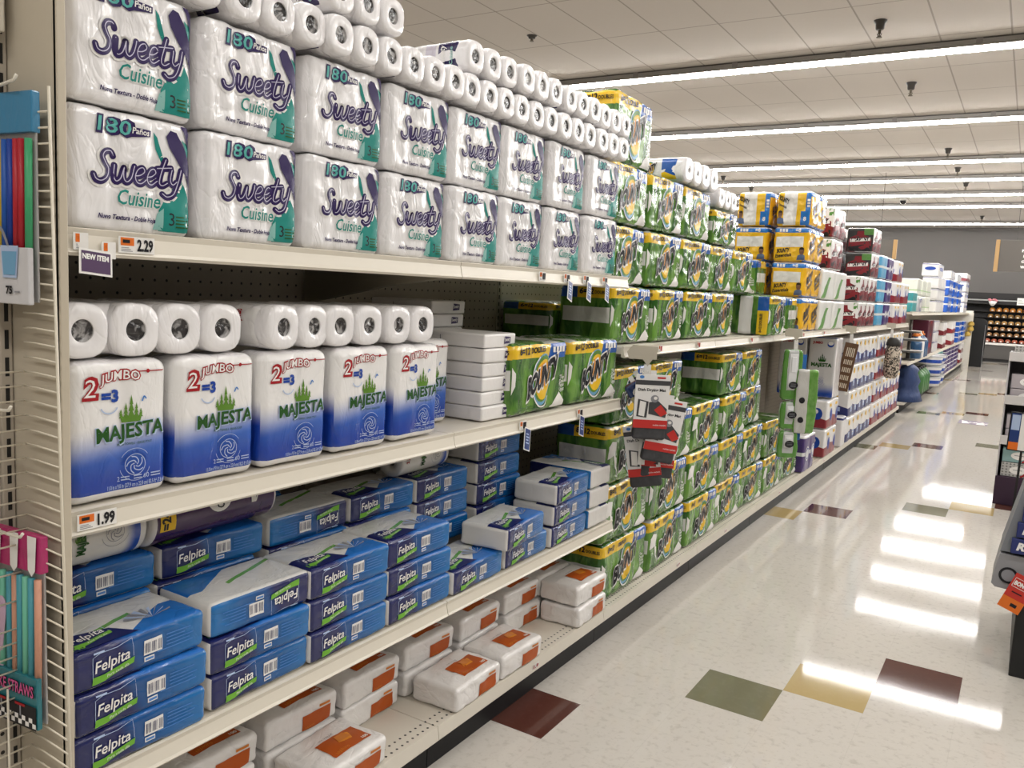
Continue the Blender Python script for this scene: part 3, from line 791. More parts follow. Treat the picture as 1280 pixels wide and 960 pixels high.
for k in range(3):
    o = fel(.055-.012*k, 3.125, k, 'napkin pack turned white end to the aisle, %s at the shelf end' % HT[k], PI/2); o.location.x = -.105; o.location.y = 3.24; o.rotation_euler = (0,0,PI/2)
bk = [(1.01,4,0,'left-most'),(1.33,4,0,'second'),(1.66,4,1,'third'),(1.97,4,0,'fourth'),(2.30,4,0,'fifth'),(2.66,5,0,'sixth')]
for y, n, fl, nm in bk:
    for k in range(n):
        if k < n-3 and n < 5: continue
        fel(-.155+random.uniform(-.008,.004), y+random.uniform(-.006,.006), k, 'blue napkin pack in the second row, %s stack, %s' % (nm, 'topmost' if k == n-1 else ORD[k]+' up'), random.uniform(-.03,.03), bool(fl and k == n-1))
for y, nm in ((1.28,'left'),(1.60,'middle'),(2.52,'right'),(2.84,'far right')):
    for k in (3, 4) if y < 2 else (3, 4):
        fel(-.365, y, k, 'blue napkin pack at the back of the lower shelf, %s stack, %s' % (nm, 'upper' if k == 4 else 'lower'), random.uniform(-.03,.03))
# rolls lying on the napkins
ct_l = wrap('toilet_roll_wrap', lambda m: (lambda u, v: m.mix((u > .04)*(u < .96), (.72,.70,.66), m.mix((u < .18), (.045,.012,.065), m.mix((u < .11)*(v > .5), (.03,.02,.05), (.80,.60,.04)))))(*m.uv()), .22, .6)
def lying_tube(name, label, r, L, mat, loc, rz, art):
    """one row of rolls in a sleeve lying with its axis along y, art on the side that faces the aisle"""
    t = thing(name, label, 'toilet paper' if 'purple' in label else 'paper towels', loc, rz)
    def S(u, v):
        a = v/r; return Vector((r*math.cos(a), u-L/2, r+r*math.sin(a))), Vector((math.cos(a),0,math.sin(a)))
    bm = bmesh.new(); N = 32; uvl = bm.loops.layers.uv.new('UVMap'); rings = []
    prof = [(.018,-L/2+.02),(.02,-L/2),(r*.9,-L/2),(r*.985,-L/2+.006)]+[(r,-L/2+.012+(L-.024)*k/10) for k in range(11)]+[(r*.985,L/2-.006),(r*.9,L/2),(.02,L/2),(.018,L/2-.02)]
    for rr, y in prof: rings.append([bm.verts.new((rr*math.cos(2*PI*i/N), y, r+rr*math.sin(2*PI*i/N))) for i in range(N)])
    for (A, B), (p0, p1) in zip(zip(rings, rings[1:]), zip(prof, prof[1:])):
        for i in range(N):
            f = bm.faces.new((A[i], B[i], B[(i+1)%N], A[(i+1)%N]))
            for lp, (yy, kk) in zip(f.loops, ((p0[1],i),(p1[1],i),(p1[1],i+1),(p0[1],i+1))): lp[uvl].uv = (yy/L+.5, kk/N)
    bmesh.ops.recalc_face_normals(bm, faces=bm.faces[:])
    link('wrapper', mesh_of(bm, mat, True, 'wrapper'), t)
    p = Print(); art(p, L, r); p.build('printed_label', t, S, fine=.02)
    return t
def art_c(p, L, r):
    p.ell(.50*L, .62*r, .20*L*.55, .72*r, W_, 0); p.text('Cottonelle', .53*L, .02*r, .030, K_, 1, .03, .082, .1, rot=PI/2)
    p.rect(.05*L, -.35*r, .16*L, .30*r, YEL, 0); p.text('=24', .12*L, -.30*r, .032, K_, 1, .04, .045, rot=PI/2); p.text('MEGA', .135*L, .40*r, .028, W_, 1, .03, .05, rot=PI/2)
    p.stroke([(.80*L,.0*r),(.83*L,.5*r),(.80*L,.8*r)], .004, W_, 1); p.rect(.76*L,-.05*r,.80*L,.3*r, W_, 1)
mega = wrap('purple_sleeve', lambda m: (lambda u, v: m.mix(((u < .03)+(u > .97)).min(1.0), m.mix((u < .145)*(v < .5), (.045,.012,.07), (.05,.02,.07)), (.70,.67,.64)))(*m.uv()), .2, .5)
zt = ZF+.004+4*PITCH
lying_tube('toilet_roll_pack', 'dark purple sleeve of toilet rolls with a white oval, lying under the middle shelf', .066, .38, mega, (-.20, 1.33, zt+.002), 0.03, art_c)
mj_t = wrap('majesta_sleeve', lambda m: (lambda u, v: m.mix(m.smooth(u, .78, .9), (.70,.68,.64), m.mix((u > .93), (.02,.07,.36), (.70,.68,.64))))(*m.uv()), .24, .6)
def art_m(p, L, r): emblem(p, .70*L, .1*r, .033, GREY, BLUE, 1, False); p.text('2 JUMBO', .12*L, -.1*r, .02, RED, 1, .05, .06, rot=PI/2); p.text('MAJESTA', .45*L, -.45*r, .026, GRN, 1, .05, .07, rot=PI/2); crown(p, .40*L, .0, .02, GRN2)
lying_tube('towel_roll', 'white and blue towel roll lying at the left end under the middle shelf', .066, .27, mj_t, (-.195, .995, zt+.002), 0, art_m)
lying_tube('towel_roll', 'white towel roll lying on blue napkin packs below the upright packs', .055, .27, mj_t, (-.235, 2.225, zt+.002), .03, art_m)

# ================================================================== orange and white napkin packs (base shelf)
NW, NH, ND = .277, .083, .185
nk_f = wrap('value_wrap', lambda m: m.mix(m.noise(7)*.4, (.80,.775,.75), (.71,.68,.655)), .28, 1.1, .25, (1,.7,1))
def value_pack(k):
    b = Body(NW, ND, NH, .013, rumple=.0045, seed=40+k, top=.004, nseg=(26,18,10)); t = thing('napkin_pack', 'x', 'napkins', group='orange-printed napkin packs on the base shelf')
    link('wrapper', b.mesh({'front': nk_f}), t)
    p = Print(); p.rect(.135, .006, .245, .053, RUST, 0); p.text('napkins', .145, .012, .011, RUST2, 1, .0, .035); p.rect(.20, .058, .24, .066, RUST2, 0); p.build('front_label', t, b.surf('front'))
    p = Print(); p.rect(.095, .035, .245, .118, RUST, 0); p.poly([(.15,.075),(.20,.070),(.215,.105),(.165,.110)], ORN, 1); p.poly([(.155,.078),(.205,.08),(.20,.112),(.16,.108)], RUST2, 2)
    p.text('napkins', .105, .042, .018, RUST2, 1, .0, .055); p.text('100', .215, .042, .015, W_, 1, .03, .024); p.text('our VALUE', .12, .125, .012, GREY, 1, .0, .06)
    p.build('top_label', t, b.surf('top'))
    return t
VP = [value_pack(0), value_pack(1)]
nv = [0]
def val(x, y, lvl, label, rz=0.0):
    nv[0] += 1; place(VP, nv[0], (x, y, ZB+.003+lvl*(NH+.006)), label, rz=rz)
val(.043, 1.66, 0, 'orange-printed napkin pack at the front left corner of the base shelf', .02)
val(.046, 2.275, 0, 'orange-printed napkin pack alone on the base shelf front, plain white end showing', .03)
val(.046, 2.565, 0, 'orange-printed napkin pack just beyond the lone one on the base shelf front', -.02)
for k in (0, 1): val(.044-.006*k, 3.15, k, 'orange-printed napkin pack, %s of the front pair beside the green towel packs' % ('lower','upper')[k], .03-.05*k)
for i, y in enumerate((1.34,1.645,1.945,2.255,2.565,2.885,3.16)):
    for k in (0, 1): val(-.15+random.uniform(-.008,.004), y, k, 'orange-printed napkin pack in the rear row of the base shelf, %s stack, %s' % (ORD[i], ('lower','upper')[k]), random.uniform(-.03,.03))
# ================================================================== green towel packs
def leafy(m):
    a = m.noise(5, 3, m.scale(m.obj(), (2.6,2.6,.7)), 1.2); b = m.noise(16, 2, m.scale(m.obj(), (2,2,.5)), .8)
    g = m.mix(m.smooth(a, .38, .62), (.028,.115,.014), (.14,.31,.045)); return m.mix(m.smooth(b, .58, .75)*.45, g, (.17,.33,.07))
def by_front(m):
    u, v = m.uv(); g = leafy(m); e = u+m.noise(9,1)*.02
    c = m.mix((v > .79)*(e < v*.25+.44), g, m.mix(m.noise(6)*.4, (.84,.55,.03), (.74,.42,.015)))
    c = m.mix((v > .765)*(e > v*.25+.44)*(u < .985), c, (.016,.10,.40))
    return c
def by_side(kind):
    def f(m):
        u, v = m.uv(); g = m.mix(.25, leafy(m), (.01,.05,.01)); n = m.noise(6,1)
        if kind == 'lying':
            c = m.mix(((u-.40+(n-.5)*.12).abs() < .16), g, (.80,.79,.77)); hi = u > .70+(v*.0)
            return m.mix(hi, c, m.mix((v > .62+(u-.7)*.0), (.82,.53,.02), (.016,.10,.40)))
        c = m.mix(((v-.50).abs() < .13+(n-.5)*.05)*(u > .10)*(u < .97), g, (.66,.65,.62))
        c = m.mix((v > .78), c, m.mix(u < .36, (.78,.48,.02), (.016,.08,.32)))
        return c
    return f
gw_f = wrap('green_wrap', by_front, .22, 1.0, .3, (1.3,1.3,.45)); gw_s = wrap('green_wrap_side', by_side('up'), .22, 1.0, .3, (1,1.3,.45)); gw_y = wrap('green_wrap_lying', by_side('lying'), .22, 1.0, .3)
gw_t = wrap('green_wrap_top', lambda m: m.mix(m.smooth(m.noise(7,2), .5, .6), m.mix(.4, leafy(m), (.01,.05,.01)), (.45,.46,.42)), .22, 1.2, .3)
def bounty_logo(p, cx, cy, s, wd=.225):
    p.ell(cx+.006*s, cy, .070*s, .097*s, SKY, 0, 28, -.18); p.ell(cx+.008*s, cy+.004*s, .064*s, .088*s, GRN2, 1, 28, -.18)
    p.ell(cx+.012*s, cy, .058*s, .076*s, YEL, 2, 28, -.18); p.ell(cx+.012*s, cy+.018*s, .040*s, .045*s, ORN, 3, 24, -.18)
    p.ring(cx+.004*s, cy-.004*s, .094*s, .100*s, W_, 3, 24, 2.0, 5.6, .73)
    x, y = cx-wd*.5*s, cy-.066*s
    p.text('BOUNTY', x-.003, y-.005*s, .108*s, W_, 4, .10, (wd+.012)*s, .12, .36); p.text('BOUNTY', x, y, .102*s, K_, 6, .05, wd*s, .12, .36)
def green_pack(w, h, d, k, count, lying=False, cloud=False):
    b = Body(w, d, h, .024, groove=(3 if w < .5 else 4,.005), gd=(2,.006), top=.003, rumple=.0045, seed=60+k, nseg=(48,16,24))
    t = thing('paper_towel_pack', 'x', 'paper towels', group='green towel packs'); S = b.surf('front')
    link('wrapper', b.mesh({'front': gw_f, 'left': gw_y if lying else gw_s, 'right': gw_s, 'top': gw_t, 'bottom': gw_t}), t)
    p = Print(); q = lambda L: [(a*w, c*h) for a, c in L]
    p.poly(q([(.70,.02),(.99,.02),(.99,.10),(.93,.13),(.90,.10),(.845,.25),(.79,.10),(.76,.13)]), W_, 0)
    if cloud: p.poly(q([(.02,.45),(.12,.50),(.2,.44),(.19,.30),(.24,.10),(.17,.28),(.1,.62),(.16,.72),(.08,.74),(.03,.66)]), W_, 0)
    else: p.poly(q([(.005,.30),(.05,.42),(.055,.60),(.005,.68)]), W_, 0)
    p.build('clear_window', t, S)
    p = Print(); bounty_logo(p, .50*w, .47*h, h/.258, .225 if w < .5 else .25); p.build('brand_name', t, S)
    p = Print(); p.text(count, .10*w, .845*h, .036, K_, 1, .04, .075, .08); p.text('DOUBLES' if '6' in count else 'TRIPLES', .31*w, .855*h, .027, K_, 1, .04, .10, .08, .05)
    for i in range(4): p.rect((.70+.055*i)*w, .845*h, (.738+.055*i)*w, .925*h, W_, 1)
    p.build('roll_count', t, S)
    p = Print()
    for i, tx in enumerate(('The','Quick','Picker','Upper')): p.text(tx, .84*w, (.44-.06*i)*h, .021, W_, 1, .01)
    for i in range(2): p.rect(.10*w, (.10-.03*i)*h, (.62-.08*i)*w, (.108-.03*i)*h, GRN, 0)
    p.build('slogan', t, S)
    if not lying:
        p = Print(); p.text(count, .40*d, .845*h, .034, K_, 1, .04, .07, .05); p.text('DOUBLES', .68*d, .85*h, .02, K_, 1, .03, .07); p.build('side_count', t, b.surf('left'))
    else:
        p = Print(); p.text(count+' DOUBLES', .83*d, .08*h, .024, K_, 1, .03, .12, rot=PI/2); p.build('side_count', t, b.surf('left'))
    return t
GA = [green_pack(.428,.258,.27,k,'6=12') for k in (0,1)]
GB = [green_pack(.522,.270,.27,2,'8=12'), green_pack(.522,.270,.27,3,'8=12',cloud=True)]
GL = [green_pack(.42,.258,.26,4,'6=12',lying=True)]
ng = [0]
def grn(P, x, y, z, label, rz=None):
    ng[0] += 1; return place(P, ng[0], (x, y, z), label, rz=random.uniform(-.035,.035) if rz is None else rz)
grn(GA, .02, 2.635, ZM+.004, 'green towel pack nearest the tissue stack on the middle shelf', .03); grn(GA, .02, 3.075, ZM+.004, 'green towel pack at the right end of the middle shelf', -.03)
z0 = ZU+.004; gp = .2645
grn(GA, -.31, 3.48, z0, 'dark green towel pack lying deep behind the first pack of the upper shelf', 0).scale = (1,1,.66)
for r, ys, nm in ((0,(3.50,3.95,4.40,4.85),'bottom'),(1,(3.415,3.85,4.285,4.74),'second'),(2,(3.41,3.845,4.28),'third')):
    for i, y in enumerate(ys): grn(GA, -.015+random.uniform(-.010,.008), y, z0+r*gp, 'green towel pack, %s from the left in the %s row on the upper shelf' % (ORD[i], nm))
grn(GA, -.03, 5.19, z0+gp, 'green towel pack behind the four of the second row on the upper shelf', 0)
place(GL, 0, (.115, 5.56, z0), 'green towel pack on its back jutting out at the shelf edge', rz=.0)
grn(GA, -.06, 3.50, z0+3*gp, 'topmost green towel pack, alone above the white lying rolls', .02).scale = (1,1,1.16)
o = grn(GA, -.015, 4.75, z0+2*gp, 'low green towel pack right of the third row under small white rolls', 0); o.scale = (1,1,.74)
bl = wrap('roll_label_side', lambda m: (lambda u, v: m.mix((u > .58)*(u < .93), (.82,.81,.79), m.mix((v > .45-(u-.58)*.8), (.82,.53,.02), (.016,.10,.40))))(*m.uv()), .24, .8)
t, b = rolls_pack('towel_roll_pack', 'white four-roll towel pack lying with roll ends out above the green packs', 'paper towels', 4, .065, .28, bl, rh=.012)
p = Print(); bounty_logo(p, .075, .06, .42, .2); p.build('side_label', t, b.surf('left')).location = (-.018,0,.004); t.location = (-.01, 4.27, z0+3*gp)
t, b = rolls_pack('towel_roll_pack', 'small white three-roll pack lying on the low green pack', 'paper towels', 3, .056, .25, None, rh=.012); t.location = (-.015, 4.745, z0+2*gp+.265*.74+.003)
GPZ = .2755
CY = [3.575+.532*i for i in range(7)]
for r, (n, nm) in enumerate(((7,'floor'),(6,'second'),(5,'third'))):
    for i in range(n):
        grn(GB, .0+random.uniform(-.012,.012)-(.05 if r == 2 and i > 3 else 0), CY[i]+(0 if r == 0 else -.02), ZB+.003+r*GPZ, 'green towel pack, %s from the left in the %s row of the base shelf stack' % (ORD[i], nm))
for y, nm in ((3.51,'first'),(3.96,'second'),(5.04,'third, beyond a gap'),(5.49,'last')):
    grn(GA, .0, y, ZB+.003+3*GPZ, 'green towel pack on the top of the base shelf stack, '+nm, 0)
# ================================================================== yellow towel packs
def yl_side(m):
    u, v = m.uv(); n = m.noise(5,1)
    c = m.mix(((v-.56+(n-.5)*.06).abs() < .15)*(u > .10)*(u < .86), m.mix(m.noise(4)*.4, (.84,.50,.02), (.76,.40,.012)), (.80,.78,.74))
    return m.mix(v > .83+(n-.5)*.05, c, (.02,.17,.52))
def yl_front(m):
    u, v = m.uv(); c = m.mix(m.noise(4)*.4, (.86,.48,.02), (.74,.36,.012))
    return m.mix(v > .84, c, (.02,.15,.48))
def yl_lying(m):
    u, v = m.uv(); n = m.noise(5,1)
    c = m.mix((u-.40+(n-.5)*.05).abs() < .18, (.84,.50,.02), (.80,.78,.74))
    return m.mix((u > .82)+((u > .70)*(v < .42)), c, (.02,.17,.52))
ys_ = wrap('yellow_wrap_side', yl_side, .22, .9, .3); yf_ = wrap('yellow_wrap', yl_front, .22, .9, .3); yy_ = wrap('yellow_wrap_lying', yl_lying, .22, .9, .3)
SKIN = ink('skin', (.20,.10,.06)); SHIRT = ink('shirt', (.10,.14,.24)); HAIR = ink('hair', (.03,.02,.015))
def yellow_pack(k, lying=False):
    w, h, d = .55, .262, .27; b = Body(w, d, h, .03, groove=(2,.010), gd=(2,.008), top=.004, rumple=.005, seed=80+k, nseg=(40,22,22))
    t = thing('paper_towel_pack', 'x', 'paper towels', group='yellow towel packs'); link('wrapper', b.mesh({'front': yf_, 'left': yy_ if lying else ys_, 'top': white_film}), t)
    L = b.surf('left'); p = Print()
    if lying: p.text('BOUNTY', .02, .20, .05, K_, 2, .05, .075, .1, -.5); p.text('Essentials', .02, .16, .028, K_, 2, .03, .06, .1, -.5)
    else: p.text('BOUNTY', .04, .062, .042, K_, 1, .05, .09, .1, .12); p.text('Essentials', .03, .026, .036, K_, 1, .03, .12, .1, .12)
    for i in range(3): p.rect(.05+.022*i, .222, .066+.022*i, .248, W_, 1) if not lying else p.rect(.232, .14+.022*i, .255, .156+.022*i, W_, 1)
    p.text('=8', .17, .222, .036, W_, 1, .04) if not lying else p.text('8', .21, .04, .04, W_, 1, .04)
    p.build('brand_name', t, L)
    p = Print(); cx, cy = (.225,.02) if not lying else (.035,.03)
    p.poly([(cx-.035,cy-.012),(cx+.035,cy-.012),(cx+.028,cy+.025),(cx+.010,cy+.034),(cx-.010,cy+.034),(cx-.028,cy+.025)], SHIRT, 1); p.ell(cx, cy+.055, .018, .024, SKIN, 2, 16); p.poly([(cx-.02,cy+.058),(cx-.016,cy+.082),(cx,cy+.088),(cx+.016,cy+.082),(cx+.02,cy+.058),(cx+.012,cy+.070),(cx-.012,cy+.070)], HAIR, 3)
    p.build('portrait', t, L)
    S = b.surf('front'); p = Print()
    for c in (.05, .325):
        p.text('BOUNTY', c, .085, .085, K_, 1, .06, .19, .1, .35); p.text('Essentials', c+.02, .05, .05, K_, 1, .03, .17, .1, .35); p.rect(c+.04, .228, c+.12, .25, W_, 1)
        p.ell(c+.18, .03, .02, .028, SKIN, 1, 12); p.poly([(c+.15,.005),(c+.21,.005),(c+.20,.02),(c+.16,.02)], SHIRT, 2)
    p.build('front_name', t, S)
    return t
YA, YB = [yellow_pack(0)], [yellow_pack(1, True)]
yz = .2655
for k, nm in ((0,'bottom'),(1,'second'),(2,'third')): place(YA, 0, (.05, 6.80, z0+k*yz), 'yellow and blue towel pack, %s in the tall yellow stack' % nm, rz=.0)
place(YB, 0, (.055, 6.80, z0+3*yz), 'yellow towel pack lying on top of the tall yellow stack', rz=.0)
for k, nm in ((0,'bottom'),(1,'second'),(2,'third')): place(YA if k != 1 else YA, 0, (-.255, 6.80, z0+k*yz), 'yellow towel pack behind the tall yellow stack, '+nm, rz=0)
place(YB, 0, (-.25, 6.80, z0+3*yz), 'yellow towel pack lying on top behind the tall yellow stack', rz=0)
place(GA, 0, (-.40, 6.215, z0+yz), 'green towel pack in front of the rear yellow stack', rz=-PI/2).scale = (1,.78,1)
o = dup(GA[0], (-.19, 6.20, z0), 'green towel pack turned sideways, leaning at the foot of the yellow stack', rz=-PI/2)
# ================================================================== far packs: one builder, several prints
def far_front(kind):
    def f(m):
        u, v = m.uv(); n = m.noise(5, 1)
        if kind == 'leaf':
            return m.mix(((u-v*.5+(n-.5)*.2).fract() < .24)*(v < .75), (.80,.80,.76), (.12,.33,.06))
        lo = {'red':(.22,.022,.03),'navy':(.015,.022,.12),'maroon':(.15,.012,.02),'sky':(.10,.38,.62),'purple':(.06,.03,.16),'teal':(.06,.34,.36),'blue':(.015,.10,.48),'mint':(.66,.70,.58),'white':(.76,.74,.72),'dark':(.02,.02,.02),'lime':(.36,.52,.20),'grey':(.55,.54,.55)}[kind]
        if kind in ('sky','purple','blue','teal'): return m.mix(((v-.5).abs() < .05)+(v > .93), lo, (.78,.77,.76))
        if kind == 'dark': return m.mix((u > .62)*(v > .70), (.018,.017,.016), (.09,.25,.05))
        if kind == 'mint': return m.mix(((v-.30).abs() < .03), (.74,.76,.68), (.36,.55,.25))
        if kind == 'white': return m.mix((v > .90)*(v < .97), (.78,.77,.76), (.02,.03,.18))
        if kind == 'grey': return m.mix(m.noise(30,1)*.3, (.48,.47,.49), (.60,.59,.61))
        return m.mix(v+(u-.5).abs()*.25 < .46+(n-.5)*.08, (.80,.785,.77), m.mix(m.noise(8,1)*.5, lo, tuple(k*1.7 for k in lo)))
    return f
_fm = {}
def fmat(k):
    if k not in _fm: _fm[k] = wrap('far_wrap_'+k, far_front(k), .28, .8, .2)
    return _fm[k]
def brawny(p, w, h, n, cx=None):
    for i in range(n):
        c = (i+.5)*w/n; a = w/n*.40
        p.poly([(c-a,.02*h),(c+a,.02*h),(c+a,.52*h),(c+a*.75,.62*h),(c+a*.34,.70*h),(c+a*.28,.86*h),(c-a*.28,.86*h),(c-a*.34,.70*h),(c-a*.75,.62*h),(c-a,.52*h)], BRED, 0)
        p.poly([(c-a,.02*h),(c+a,.02*h),(c+a,.24*h),(c+a*.3,.30*h),(c-a,.20*h)], K_, 1)
        p.poly([(c-a*.9,.40*h),(c+a*.9,.46*h),(c+a*.9,.60*h),(c-a*.9,.53*h)], W_, 2); p.text('BRAWNY', c-a*.8, .435*h, .085*h/.26*.6, K_, 3, .05, a*1.6, .1, .06)
BRED = ink('plaid_red', (.20,.015,.022)); BGR = ink('brawny_green', (.09,.25,.05))
def mega(w, h, d, kind, n, art=None, nm='paper_product_pack', cat='paper towels', side=None, soft=.02):
    b = Body(w, d, h, soft, groove=(n,.007) if n > 1 else (0,0), rumple=.004, seed=int(w*1000+h*77)+len(kind), nseg=(max(12,n*9),8,10))
    t = thing(nm, 'x', cat); link('wrapper', b.mesh({'front': fmat(kind), 'left': fmat(side or kind), 'top': white_film}), t)
    p = Print(); S = b.surf('front'); q = Print(); L = b.surf('left')
    if art == 'brawny':
        if kind == 'dark': q.poly([(.02*d,.55*h),(.45*d,.62*h),(.40*d,.97*h),(.02*d,.97*h)], BGR, 0)
        brawny(p, w, h, n); brawny(q, d, h, 1); q.rect(.82*d, .72*h, .98*d, .96*h, BGR, 0)
    elif art == 'bear':
        for i in range(n):
            c = (i+.5)*w/n; p.ell(c+.02, .48*h, .045, .06, BLUE, 1, 14); p.rect(c-.07, .78*h, c+.01, .88*h, YEL, 1)
        q.ell(.68*d, .52*h, .045, .055, BLUE, 1, 16); q.ell(.64*d, .60*h, .02, .02, W_, 2, 10); q.rect(.2*d,.78*h,.5*d,.9*h, YEL, 1)
    elif art == 'dot':
        for i in range(n):
            c = (i+.5)*w/n; p.ell(c, .78*h, .035, .03, YEL, 1, 12); p.text('16' if i == 0 else '=', c-.06, .74*h, .05, K_, 2, .05); p.rect(c-.03, .18*h, c+.05, .40*h, PALEB, 1); p.rect(c-.02, .30*h, c+.03, .34*h, W_, 2)
        q.ell(.5*d, .78*h, .03, .03, YEL, 1, 12); q.rect(.3*d,.2*h,.7*d,.36*h, PALEB, 1)
    elif art == 'puff':
        for i in range(n): p.ell((i+.5)*w/n, .60*h, w/n*.34, .14*h, BLUE, 1, 14); p.text('Puffs', (i+.5)*w/n-w/n*.26, .55*h, .12*h, W_, 2, .03, w/n*.5, .1)
        q.ell(.5*d, .60*h, .34*d, .14*h, BLUE, 1, 14)
    elif art == 'oval':
        for i in range(n): p.ell((i+.5)*w/n, .5*h, w/n*.3, .2*h, W_, 1, 14); p.ring((i+.5)*w/n, .5*h, w/n*.2, w/n*.25, BLUE, 2, 12)
    if p.v: p.build('front_print', t, S, fine=.08)
    if q.v: q.build('side_print', t, L, fine=.08)
    return [t]
WL = mega(.5,.25,.27,'leaf',2,'none'); 
for i, (y, k) in enumerate(((7.42,0),(7.95,0),(7.42,1),(7.95,1))):
    place(WL, 0, (.05, y, z0+k*.258), 'white towel pack with green leaf streaks, %s %s' % (('lower','upper')[k], ('nearer the yellow stack','nearer the dark red packs')[i % 2]), rz=0)
BR = mega(.5,.255,.28,'maroon',2,'brawny'); BRD = mega(.5,.252,.28,'maroon',2,'brawny',side='dark')
for k in range(4):
    y1 = 9.72
    place(BR if k < 2 else BRD, 0, (.05, y1, z0+k*.262), 'dark red towel pack with white name bar, %s' % (('bottom of the tall dark red stack','second in the tall dark red stack','third in the tall dark red stack','topmost of the tall dark red stack')[k]), rz=0)
for k in range(2): place(BR, 0, (.05, 9.19, z0+k*.262), 'dark red towel pack in front of the tall dark red stack, '+('lower','upper')[k], rz=0)
for k in range(2): place(BR, 0, (.04, 7.70, z0+.52+k*.262), 'dark red towel pack on the leaf-streaked white packs, '+('lower','upper')[k], rz=0)
place(BR, 0, (-.27, 8.6, z0+.0), 'dark red towel pack deep on the upper shelf behind the leaf-streaked packs', rz=0)
for k in range(4): place(BR, 0, (-.27, 9.72, z0+k*.262), 'dark red towel pack behind the tall dark red stack, %s from the bottom' % ORD[k], rz=0)
SKP = mega(.42,.26,.26,'sky',2,'none'); PUR = mega(.42,.26,.26,'purple',2,'oval'); RD = mega(.52,.262,.28,'red',2,'bear', cat='toilet paper', nm='toilet_roll_pack'); NV = mega(.46,.262,.28,'navy',2,'dot', cat='toilet paper', nm='toilet_roll_pack')
for k in range(3):
    place(SKP, 0, (.055, 10.34, z0+k*.268), 'light blue paper pack right of the dark red packs, %s of three' % ('lowest','middle','highest')[k], rz=0)
    place(PUR, 0, (.055, 10.86, z0+k*.268), 'purple paper pack right of the light blue packs, %s of three' % ('lowest','middle','highest')[k], rz=0)
    place(RD, 0, (.055, 11.70, z0+k*.27), 'white and red toilet roll pack on the upper shelf, nearer column, %s of three' % ('lowest','middle','highest')[k], rz=0)
    if k < 2: place(RD, 0, (.055, 12.5, z0+k*.27), 'white and red toilet roll pack on the upper shelf, farther column, '+('lower','upper')[k], rz=0)
# base shelf beyond the green stack
place(mega(.40,.31,.2,'purple',2,'oval'), 0, (.055, 7.22, ZB+.003), 'purple and blue pack on the base shelf beside the last green floor pack', rz=0)
place(RD, 0, (.05, 8.12, ZB+.003), 'white and red toilet roll pack on the base shelf beside the purple pack, lower', rz=0); place(RD, 0, (.05, 8.12, ZB+.27), 'white and red toilet roll pack beside the purple pack, upper', rz=0)
def tall(k):
    w, h, d = .245, .56, .30; b = Body(w, d, h, .02, rumple=.002, seed=99, nseg=(14,10,24)); t = thing('towel_roll_pack', 'x', 'paper towels')
    f = wrap('tall_wrap', lambda m: (lambda u, v: m.mix(m.smooth(v, .26, .06)*(u > .0), (.62,.61,.60), (.015,.06,.32)))(*m.uv()), .25, .5)
    link('wrapper', b.mesh({'front': f, 'left': white_film, 'right': white_film}), t)
    p = Print(); p.text('MAJESTA', .03, .29, .046, GRN, 1, .05, .185); crown(p, .125, .335, .07, GRN, 1); emblem(p, .125, .15, .042, BLUE, BLUE, 1, False); p.text('JUMBO', .03, .50, .03, RED, 1, .05, .09); p.ell(.19, .50, .03, .028, BLUE, 1, 14); p.ell(.19, .508, .024, .018, W_, 2, 14)
    p.build('brand_name', t, b.surf('front')); return [t]
TL = tall(0)
place(TL, 0, (-.075, 8.02, ZB+.54), 'tall white and blue towel pack under the upper shelf beside the wooden clip card', rz=-PI/2)
place(TL, 0, (-.345, 8.02, ZB+.54), 'tall white and blue towel pack under the upper shelf, left one', rz=-PI/2)
place(mega(.2,.30,.2,'white',1,'none'), 0, (.06, 8.70, ZB+.003), 'white and pale blue pack standing on the base shelf', rz=0)
for k in range(4):
    for i, y in enumerate((9.12,9.62,10.12)):
        place(NV, 0, (.055, y, ZB+.003+k*.27), 'white and navy toilet roll pack on the base shelf, %s row up, %s column' % (ORD[k], ('nearest','middle','farthest')[i]), rz=0)
    for i, y in enumerate((10.75,11.32,11.89,12.46)):
        place(RD, 0, (.055, y, ZB+.003+k*.27), 'white and red toilet roll pack on the base shelf, %s row up, %s column' % (ORD[k], ORD[i]), rz=0)
# ================================================================== price tags and hanging tags on the shelf edges
tagw = plain('tag_card', (.80,.78,.74), .45); tago = ink('tag_orange', (.72,.16,.02)); tagb = ink('tag_blue', (.02,.045,.17)); tagp = ink('tag_purple', (.07,.03,.09))
def price_tag(y, z, w, label, price='', orange=True, x=.0668, red=False):
    t = thing('price_tag', label, 'price tag', (x, y, z), 0, 'shelf edge price tags'); h = .031
    part('card', t, tagw, lambda b: add_box(b, (0,-w/2,-h/2),(.0012,w/2,h/2)))
    p = Print(); q = FRONT(.0012, -w/2, -h/2)
    if orange: p.rect(.004, h*.45, w*.42, h*.93, tago, 0); p.rect(.008, h*.6, w*.3, h*.8, K_, 1)
    for i in range(3): p.rect(.005, h*(.10+.1*i), w*(.38-.05*i), h*(.14+.1*i), GREY, 0)
    if price: p.text(price, w*.5, h*.18, h*.95, RED if red else K_, 1, .04, w*.45)
    p.build('price', t, q, eps=.0005)
price_tag(.862, ZT-.020, .028, 'small orange price tag at the left end of the top shelf edge', '', True)
price_tag(.972, ZT-.020, .075, 'white and orange price tag reading 2.29 on the top shelf edge', '2.29')
price_tag(.915, ZT-.033, .028, 'tiny orange price tag between the two at the left of the top shelf', '', True)
price_tag(.888, ZM-.018, .078, 'white and orange price tag reading 1.99 under the left-most blue and white pack', '1.99')
